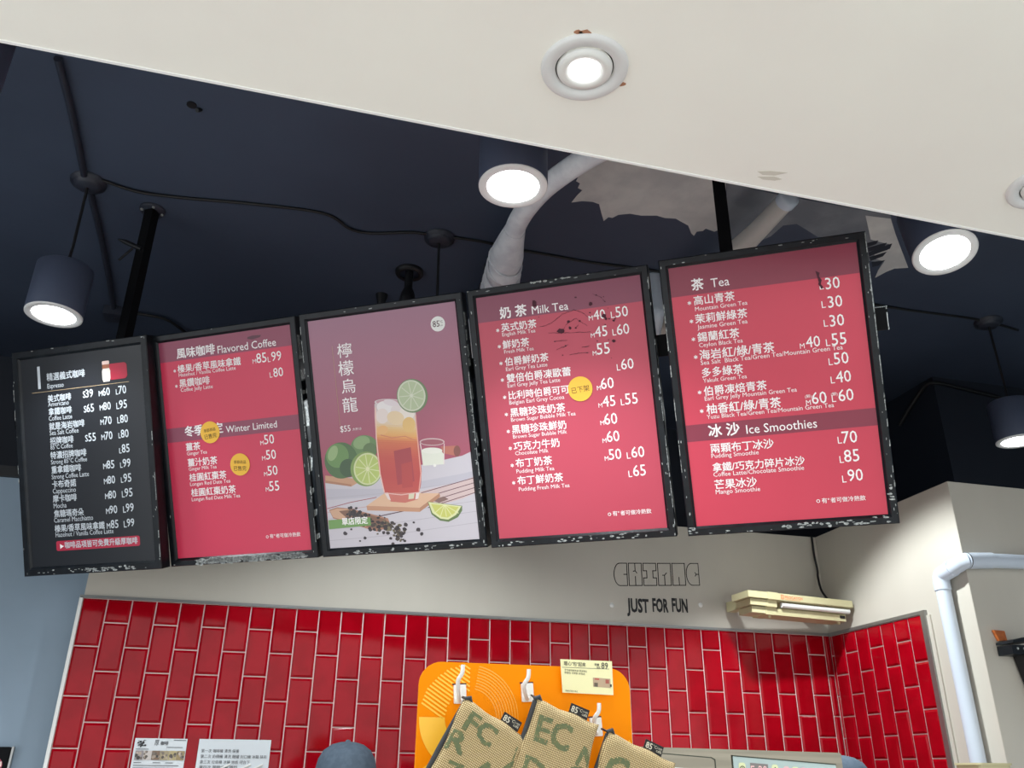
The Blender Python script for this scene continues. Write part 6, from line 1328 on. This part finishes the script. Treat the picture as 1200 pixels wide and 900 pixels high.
def key(px, py, wpx, hpx, m, mark=None):
    q = MB(); x0, z1 = mp(px-wpx/2, py-hpx/2); x1, z0 = mp(px+wpx/2, py+hpx/2); q.flat(rrect(x0, x1, z0, z1, .006, 3), -.0026); kx = q.build('key', m, kp)
    s = MB(); cx, cz_ = (x0+x1)/2, (z0+z1)/2
    if mark == 'power': stroke(s, circle(cx, cz_, .0075, 16), .0018, -.0034, True); stroke(s, [(cx, cz_-.003), (cx, cz_+.004)], .0018, -.0034)
    if mark == 'arrows': s.flat([(cx-.005, cz_+.003), (cx+.005, cz_+.003), (cx, cz_+.011)], -.0034); s.flat([(cx-.005, cz_-.004), (cx, cz_-.012), (cx+.005, cz_-.004)], -.0034)
    if mark == 'cup': s.flat([(cx-.007, cz_+.005), (cx+.007, cz_+.006), (cx+.007, cz_-.010), (cx, cz_-.010), (cx, cz_-.002), (cx-.007, cz_)], -.0034)
    if mark == 'fan':
        stroke(s, circle(cx, cz_, .008, 14), .0014, -.0034, True); stroke(s, [(cx-.006, cz_-.005), (cx+.006, cz_+.005)], .0016, -.0034); stroke(s, [(cx-.006, cz_+.005), (cx+.006, cz_-.005)], .0016, -.0034)
    if mark == 'bar': s.flat([(cx-.004, cz_-.004), (cx+.006, cz_-.005), (cx+.005, cz_+.004), (cx-.006, cz_+.004)], -.0034)
    if s.v: s.build('key_symbol', 'dark' if mark != 'bar' else 'label', kx)
key(863.5, 895, 8, 13, 'btn', 'power'); key(902, 896.5, 7.5, 13, 'btn', 'arrows'); key(915.5, 895.5, 7, 8, 'btnp', 'bar'); key(926, 897.5, 8, 11, 'btn'); key(936, 897, 6.5, 9, 'btnp', 'bar'); key(947, 898, 7, 10, 'btn'); key(959, 898.5, 8, 10, 'btn', 'cup'); key(969.5, 899.5, 8, 10, 'btn', 'fan')
q = MB(); q.flat([mp(783, 893.8), mp(813, 895.2), mp(813, 908), mp(783, 906)], -.0016); st_ = q.build('white_sticker', 'label', t)
q = MB(); q.flat([mp(785.5, 897), mp(792.5, 897.4), mp(792.5, 902), mp(785.5, 902)], -.0024)
for a, c, z in ((786, 808, 895.6), (795, 811, 898.8), (795, 810, 901)): q.flat([mp(a, z), mp(c, z+.6), mp(c, z+1.4), mp(a, z+.8)], -.0024)
q.build('sticker_print', 'ink', st_)

# ------------------------------------------------------------------ orange display with three burlap pouches
RV = 1.80
t = empty('display_rack', (.503, RV+.02, .84), 'orange rounded display board with white hooks in front of the tiles', 'display board')
ox, oz = .503, .84
q = MB(); rp = rrect(.277-ox, .730-ox, 0, E0+.206-oz, .045, 8); q.prism(rp, -.02, -.012, 0, Matrix(((1,0,0,0),(0,0,1,0),(0,1,0,0),(0,0,0,1)))); q.build('panel', 'orange', t)
q = MB(); q.box(-.16, .16, -.012, .10, 0, .012); q.box(-.02, .02, -.012, .0, .0, .5); q.build('base_foot', 'whitetrim', t)
cx, cz_ = .382-ox, E0+.100-oz
Ypr = -.0206
def sector(mb, r0, r1, a0, a1, y, n=20):
    n = max(2, n)
    for k in range(n):
        a, c = R(a0+(a1-a0)*k/n), R(a0+(a1-a0)*(k+1)/n)
        mb.flat([(cx+r0*math.cos(a), cz_+r0*math.sin(a)), (cx+r1*math.cos(a), cz_+r1*math.sin(a)), (cx+r1*math.cos(c), cz_+r1*math.sin(c)), (cx+r0*math.cos(c), cz_+r0*math.sin(c))], y)
pan = t.children[0]
q = MB(); sector(q, .050, .102, 180, 270, Ypr, 24)
for k in range(16):        # diagonal stripes in the upper left quarter ring
    off_ = -.02+.0085*k
    pts = []
    for j in range(41):
        x = -.102+.102*j/40; z = off_ + (x+.104)*-.62 + .05
        if x <= 0 and z >= 0 and .050 < math.hypot(x, z) < .102: pts.append((cx+x, cz_+z))
        elif pts:
            stroke(q, [pts[0], pts[-1]], .0034, Ypr) if len(pts) > 1 else None
            pts = []
    if len(pts) > 1: stroke(q, [pts[0], pts[-1]], .0034, Ypr)
q.build('ring_print', 'gold', pan); q = MB()
for k in range(6): stroke(q, [(.285-ox, E0-.06+.012*k-oz), (.35-ox, E0-.01+.012*k-oz)], .003, Ypr)
q.build('stripe_print', 'gold', pan); q = MB()
for r in range(7):
    for c_ in range(7):
        x = .672-ox+.0085*c_+(.004 if r % 2 else 0); z = E0+.062-oz-.0085*r
        if c_ > r*.3: q.flat([(x-.0036, z-.003), (x+.0036, z-.003), (x, z+.0038)], Ypr)
q.build('dot_print', 'gold', pan)
q = MB()
for k in range(9): sector(q, .055+.0056*k, .0575+.0056*k, -70, 80, Ypr+.0002, 26)
q.build('ring_print', 'orange2', pan)
hooks = [((.3605, .1445), (.370, .204)), ((.5020, .1515), (.512, .200)), ((.6495, .0885), (.667, .137))]
for (hx, hz_), (tx_, tz) in hooks:
    hk = empty('hook', (0, 0, 0)); hk.parent = t
    q = MB(); a = Matrix.Rotation(R(-4), 4, 'Y')
    q.prism(rrect(-.0125, .0125, -.018, .018, .002, 3), -.0065, 0, 0, Matrix.Translation((hx-ox, -.02, E0+hz_-oz)) @ a @ Matrix(((1,0,0,0),(0,0,1,0),(0,1,0,0),(0,0,0,1)))); q.build('back_plate', 'label', hk)
    q = MB(); q.box(-.0145, .0145, -.0212, -.0202, .0182, .0208, 0, Matrix.Translation((hx-ox, 0, E0+hz_-oz)) @ a); q.build('slot', 'peel', hk)
    px_, pz_ = tx_*1.705/1.8, tz*1.705/1.8
    q = MB(); q.tube(smooth([(hx-ox+.001, -.024, E0+hz_-oz-.010), (hx*.985-ox, -.045, E0+hz_-oz-.012), (px_-ox-.006, -.080, E0+pz_-oz-.030), (px_-ox-.001, -.093, E0+pz_-oz-.016), (px_-ox, -.095, E0+pz_-oz)]), [.0042]*21, 10); q.build('peg', 'whitetrim', hk)
# price card
cm = Matrix.Translation((.569, RV-.012, E0+.153)) @ Matrix.Rotation(R(2.0), 4, 'Y')
t = empty('price_card', label='pale yellow price card taped to the top of the orange board', cat='card', xf=cm)
card = [(0, .066), (.115, .070), (.118, .002), (.006, 0)]
q = MB(); q.prism(card, -.0015, 0, 0, Matrix(((1,0,0,0),(0,0,1,0),(0,1,0,0),(0,0,0,1)))); q.build('card', 'card', t)
q = MB(); text(q, '暖心"包"起來', .008, .055, .048, -.0022, .01, 1.1); text(q, '89', .091, .0535, .0145, -.0022, -.005, 1.15); stroke(q, [(.004, .050), (.108, .0535)], .0008, -.0022)
text(q, '限量', .076, .0585, .010, -.0022, .02); text(q, '每個', .080, .0535, .008, -.0022)
text(q, '手作咖啡麻布袋 環保再生', .009, .0435, .05, -.0022); text(q, '零錢包 可吊掛 好收納', .009, .038, .045, -.0022); text(q, '數量有限售完為止', .012, .003, .027, -.0022)
q.build('card_print', 'ink', t)
q = MB(); q.flat([(.073, .016), (.112, .0155), (.111, .034), (.072, .034)], -.0020, 0, lin((186, 160, 130))); q.flat([(.076, .030), (.086, .030), (.086, .033), (.076, .033)], -.0024, 0, lin((190, 84, 66))); q.flat([(.100, .024), (.108, .024), (.108, .032), (.1, .032)], -.0024, 0, lin((166, 84, 66))); q.flat([(.075, .016), (.083, .016), (.083, .024), (.075, .024)], -.0024, 0, lin((96, 84, 64))); q.flat([(.110, .018), (.114, .018), (.114, .023), (.110, .023)], -.0024, 0, lin((50, 44, 40)))
q.build('pouch_picture', 'print', t)

def pouch(x, z, ang, wd, hgt, v, hook_pt, letters, tag_s, label, lean=0, curl=0):
    """pouch hung by its top left corner (x, z); ang turns it clockwise"""
    m = Matrix.Translation((x, v, E0+z)) @ Matrix.Rotation(R(ang), 4, 'Y') @ Matrix.Rotation(R(lean), 4, 'Z')
    t = empty('burlap_pouch', label=label, cat='pouch', group=None, xf=m)
    NX, NZ, TH = 26, 30, .016
    def puff(a, c):     # half thickness at (a, c) in 0..1
        e = min(1, min(a, 1-a)/.16); g = min(1, min(c, 1-c)/.14)
        return .0025 + (TH-.0025)*math.sqrt(1-(1-e)**2)*math.sqrt(1-(1-g)**2)
    def at(a, c, s):
        wob = .004*math.sin(c*7+x*20)*(2*a-1)
        zz = -c*hgt - curl*max(0, a-.0)**2*.0 + .0016*math.sin(a*13)
        return (a*wd + wob, s*puff(a, c) + curl*.02*(a-.5)**2, zz)
    q = MB(); v_ = []; f_ = []
    for s in (-1, 1):
        o = len(v_)
        for j in range(NZ+1):
            for k in range(NX+1): v_.append(at(k/NX, j/NZ, s))
        for j in range(NZ):
            for k in range(NX):
                a = o+j*(NX+1)+k; fc = (a, a+NX+1, a+NX+2, a+1)
                f_.append(fc if s < 0 else fc[::-1])
    n1 = (NX+1)*(NZ+1)
    rim = [k for k in range(NX+1)] + [j*(NX+1)+NX for j in range(1, NZ+1)] + [NZ*(NX+1)+k for k in range(NX-1, -1, -1)] + [j*(NX+1) for j in range(NZ-1, 0, -1)]
    for a, c in zip(rim, rim[1:]+rim[:1]): f_.append((a, c, c+n1, a+n1))
    q.add(v_, f_, 0, None, True); body = q.build('body', 'burlap', t)
    q = MB()
    for s_, lx, lz, lw, la, lh in letters:
        g = MB(); text(g, s_, 0, 0, lw, 0, .045, 1, height=lh)
        c, sn = math.cos(R(la)), math.sin(R(la))
        vs = []
        # fine grid of the letter: keep every cell whose centre falls in the glyph
        polys = [[(g.v[i][0], g.v[i][2]) for i in f] for f in g.f]
        def inside(px, pz):
            for P_ in polys:
                sg = None; ok = True; n = len(P_)
                for i in range(n):
                    cr = (P_[(i+1) % n][0]-P_[i][0])*(pz-P_[i][1]) - (P_[(i+1) % n][1]-P_[i][1])*(px-P_[i][0])
                    if abs(cr) < 1e-12: continue
                    if sg is None: sg = cr > 0
                    elif (cr > 0) != sg: ok = False; break
                if ok: return True
            return False
        st_ = .0019; nx, nz = int(lw/st_)+1, int(lh/st_)+1
        for i in range(-1, nx):
            for j in range(-1, nz):
                px, pz = (i+.5)*st_, (j+.5)*st_
                if not inside(px, pz) or random.random() < .06: continue
                cs = []
                for dx, dz in ((-.5, -.5), (.5, -.5), (.5, .5), (-.5, .5)):
                    X, Z = px+dx*st_*1.02, pz+dz*st_*1.02
                    X, Z = lx + X*c - Z*sn, lz + X*sn + Z*c
                    a, cc = max(0, min(1, X/wd)), max(0, min(1, -Z/hgt))
                    cs.append((X, -puff(a, cc)-.0007 + curl*.02*(a-.5)**2, Z))
                if min(p[0] for p in cs) > .004 and max(p[0] for p in cs) < wd-.004 and max(p[2] for p in cs) < -.004: q.add(cs, [(0, 1, 2, 3)])
    if q.v: q.build('stencil_letters', 'green', body)
    q = MB(); q.tube([(.001, 0, -.004), (.0, 0, -hgt*.5), (.002, 0, -hgt+.004)], .0052, 10); q.tube([(-.003, -.002, -.002), (.006, -.002, .006), (.012, -.001, -.002)], .0042, 8); q.build('zip_edge', 'zip', t)
    hp = m.inverted() @ Vector(hook_pt)
    q = MB()
    A0 = Vector((.003, 0, -.001)); d = hp - A0; sd = Vector((d.z, 0, -d.x)).normalized()*.007
    q.tube(smooth([A0, A0+d*.5+sd, hp+Vector((0, .012, .0)), A0+d*.5-sd, A0+Vector((.004, 0, 0))]), .0016, 6); q.build('hanging_loop', 'black', t)
    ts = tag_s
    q = MB(); q.box(ts, ts+.040, -.0012, .0012, -.004, .019); tg = q.build('woven_label', 'tag', t)
    q = MB(); text(q, '85', ts+.003, .004, .0135, -.0018, .03, 1.1); text(q, '°C', ts+.018, .0095, .008, -.0018, .0); text(q, 'CAFE', ts+.0265, .0105, .0115, -.0018); text(q, 'café', ts+.0265, .0045, .0115, -.0018); q.build('label_lettering', 'tagink', tg)
    return t
pouch(.358, .130, 29, .142, .20, 1.722, (.362, 1.755, E0+.137), [('FC', .018, -.050, .062, -4, .036), ('R', .005, -.095, .036, 6, .036), ('A', .070, -.118, .044, -2, .040), ('Y', .108, -.062, .040, -30, .040), ('Z', .03, -.14, .03, 10, .03)], .078, 'burlap pouch on the left hook, tilted, with green stencil letters')
pouch(.496, .134, 19.5, .140, .20, 1.716, (.503, 1.755, E0+.144), [('EC', .018, -.074, .070, 3, .046), ('N', .110, -.085, .036, -12, .036), ('D', .012, -.145, .046, 0, .040), ('S', .105, -.13, .036, 4, .04)], .072, 'burlap pouch on the middle hook printed with large green EC')
pouch(.644, .076, 22, .148, .20, 1.712, (.651, 1.755, E0+.083), [('C', .016, -.098, .046, 8, .058), ('O', .085, -.12, .046, 0, .05)], .078, 'burlap pouch on the right hook, lowest, beside the drink machine')

# ------------------------------------------------------------------ two staff, seen only by their caps
def skin_mesh(name, joints, bones, m, parent=None, sub=2):
    bm = bmesh.new(); lay = bm.verts.layers.skin.verify(); vs = []
    for i, (p, r) in enumerate(joints):
        v = bm.verts.new(p); v[lay].radius = r if isinstance(r, tuple) else (r, r); v[lay].use_root = (i == 0); vs.append(v)
    for a, c in bones: bm.edges.new((vs[a], vs[c]))
    me = bpy.data.meshes.new(name+'_cage'); bm.to_mesh(me); bm.free()
    o = bpy.data.objects.new(name+'_cage', me); COL.objects.link(o)
    o.modifiers.new('skin', 'SKIN').use_smooth_shade = True
    s = o.modifiers.new('sub', 'SUBSURF'); s.levels = sub; s.render_levels = sub
    bpy.context.view_layer.update()
    dg = bpy.context.evaluated_depsgraph_get()
    nm = bpy.data.meshes.new_from_object(o.evaluated_get(dg)); nm.name = name
    bpy.data.objects.remove(o)
    nm.materials.clear(); nm.materials.append(M[m])
    for p in nm.polygons: p.use_smooth = True
    n = bpy.data.objects.new(name, nm); COL.objects.link(n)
    if parent: n.parent = parent
    return n
def person(u, v, rot, top, label):
    """standing, local +y is the way they face; top is the height of the cap"""
    k = (top-.015)/1.62
    m = Matrix.Translation((u, v, 0)) @ Matrix.Rotation(R(rot), 4, 'Z') @ Matrix.Scale(k, 4)
    J = [((0, 0, .92), (.145, .10)), ((0, 0, 1.08), (.125, .09)), ((0, .0, 1.24), (.145, .10)), ((0, -.01, 1.33), (.11, .075)), ((0, -.005, 1.385), .052), ((0, .005, 1.43), .052), ((0, .015, 1.475), (.068, .080)), ((0, .012, 1.545), (.076, .092)), ((0, .006, 1.575), (.055, .07))]
    Bn = [(k_, k_+1) for k_ in range(8)]
    for s in (-1, 1):
        o = len(J)
        J += [((s*.165, -.01, 1.315), .056), ((s*.215, -.01, 1.10), .043), ((s*.205, .10, .90), .034), ((s*.18, .20, .885), .026), ((s*.17, .26, .88), (.036, .018)), ((s*.165, .30, .875), (.034, .014))]
        Bn += [(3, o), (o, o+1), (o+1, o+2), (o+2, o+3), (o+3, o+4), (o+4, o+5)]
        h = o+5
        for f, (dx, L, dz) in enumerate(((-.026, .062, 0), (-.009, .074, .002), (.009, .070, .001), (.025, .054, -.002))):
            o2 = len(J); J += [((s*.165+dx, .315, .873+dz), .0085), ((s*.165+dx*1.1, .315+L*.5, .862+dz), .0078), ((s*.165+dx*1.1, .315+L*.9, .842+dz), .0065)]; Bn += [(h, o2), (o2, o2+1), (o2+1, o2+2)]
        o2 = len(J); J += [((s*.165-s*.040, .262, .872), .010), ((s*.165-s*.056, .295, .862), .008)]; Bn += [(o+4, o2), (o2, o2+1)]
        o = len(J); J += [((s*.09, 0, .86), .088), ((s*.095, .01, .47), .056), ((s*.095, -.02, .09), .040), ((s*.10, .10, .04), (.042, .030)), ((s*.10, .17, .03), (.038, .022))]
        Bn += [(0, o), (o, o+1), (o+1, o+2), (o+2, o+3), (o+3, o+4)]
    body = skin_mesh('person', J, Bn, 'skin'); body.matrix_world = m
    tag(body, label, 'person')
    q = MB()                                        # nose, ears, eyes, mouth on the head
    q.tube([(0, .098, 1.525), (0, .116, 1.490), (0, .100, 1.482)], [.008, .013, .008], 8)
    for s in (-1, 1):
        q.lathe([(0, -.008), (.020, -.006), (.026, .002), (.018, .008), (0, .006)], 14, 0, Matrix.Translation((s*.080, .0, 1.505)) @ Matrix.Rotation(R(90), 4, 'Y') @ Matrix.Scale(1.3, 4, (1, 0, 0)))
    q.build('face_features', 'skin', body)
    for s in (-1, 1):
        q = MB(); q.lathe([(0, -.012), (.009, -.008), (.012, 0), (.009, .008), (0, .012)], 12, 0, Matrix.Translation((s*.030, .086, 1.520)))
        ey = q.build('eye', 'label', body)
        q = MB(); q.lathe([(0, -.006), (.005, -.004), (.006, 0), (.005, .004), (0, .006)], 10, 0, Matrix.Translation((s*.030, .0945, 1.520))); q.build('pupil', 'hair', ey)
    q = MB(); q.tube([(-.022, .090, 1.455), (0, .099, 1.453), (.022, .090, 1.455)], [.004, .007, .004], 8); q.build('mouth', 'lip', body)
    S = [((0, 0, .90), (.165, .118)), ((0, 0, 1.08), (.142, .106)), ((0, 0, 1.24), (.160, .116)), ((0, -.01, 1.33), (.128, .090)), ((0, -.008, 1.365), (.074, .066))]
    SB = [(0, 1), (1, 2), (2, 3), (3, 4)]
    for s in (-1, 1):
        o = len(S); S += [((s*.165, -.01, 1.315), .070), ((s*.205, -.01, 1.15), .062)]; SB += [(3, o), (o, o+1)]
    skin_mesh('shirt', S, SB, 'shirt', body)
    T_ = [((0, 0, .94), (.158, .112)), ((.09, 0, .84), .102), ((.095, .01, .47), .070), ((.095, -.015, .09), .056), ((-.09, 0, .84), .102), ((-.095, .01, .47), .070), ((-.095, -.015, .09), .056)]
    skin_mesh('trousers', T_, [(0, 1), (1, 2), (2, 3), (0, 4), (4, 5), (5, 6)], 'trouser', body)
    q = MB(); pr_ = []                              # hair under the cap
    hv = []; n = 28
    for j in range(9):
        z = 1.575 - .016*j
        for i in range(n):
            a = 2*math.pi*i/n; fr = math.sin(a); dz = 0
            if fr > .35: dz = (fr-.35)*.10*j/8
            hv.append((.084*math.cos(a), .104*math.sin(a)-.004 - (.012 if fr > .6 else 0), z+dz))
    q.add(hv, [(j*n+(i+1) % n, j*n+i, (j+1)*n+i, (j+1)*n+(i+1) % n) for j in range(8) for i in range(n) if not (4 < i < 10)], 0, None, True); q.build('hair', 'hair', body)
    q = MB(); pf = [(1.0, 0), (1.02, .02), (1.0, .05), (.93, .080), (.78, .105), (.52, .122), (.25, .129), (0, .131)]
    n = 48; cv = []
    for r, h in pf:
        for i in range(n):
            a = 2*math.pi*i/n; seam = 1 - .012*(1 if i % 8 == 0 else 0)
            cv.append((.0935*r*seam*math.cos(a), .112*r*seam*math.sin(a)-.003, 1.509+h*.99))
    hole = lambda i, j: (33 <= i <= 38 and j in (0,))
    q.add(cv, [(j*n+i, j*n+(i+1) % n, (j+1)*n+(i+1) % n, (j+1)*n+i) for j in range(len(pf)-1) for i in range(n) if not hole(i, j)], 0, None, True); cap = q.build('cap', 'cap', body)
    q = MB(); q.lathe([(.009, 0), (.007, .005), (0, .007)], 14, 0, Matrix.Translation((0, -.003, 1.637))); q.build('cap_button', 'cap', cap)
    q = MB(); vv = []
    for j in range(5):
        for i in range(13):
            a = R(25+130*i/12); rr_ = 1+.13*j*math.sin(R(180*i/12))**.6
            vv.append((.095*math.cos(a)*(1+.01*j), .112*math.sin(a)*rr_-.003, 1.512-.004*j-.010*abs(math.cos(a))*j*.5))
    q.add(vv, [(j*13+i, j*13+i+1, (j+1)*13+i+1, (j+1)*13+i) for j in range(4) for i in range(12)], 0, None, True); vz = q.build('visor', 'cap', cap)
    sm = vz.modifiers.new('thickness', 'SOLIDIFY'); sm.thickness = .004
    q = MB(); q.tube(smooth([(-.035, -.108, 1.514), (-.03, -.110, 1.535), (0, -.112, 1.548), (.03, -.110, 1.535), (.035, -.108, 1.514)]), .0035, 6); q.build('cap_strap', 'cap', cap)
    return body
person(.230, 2.86, 8, E0+.081, 'person in a plain blue grey cap standing by the red tiles')
person(1.862, 2.78, 62, E0+.063, 'person in a blue grey cap half hidden behind the drink machine')

bpy.data.objects.remove(_to)
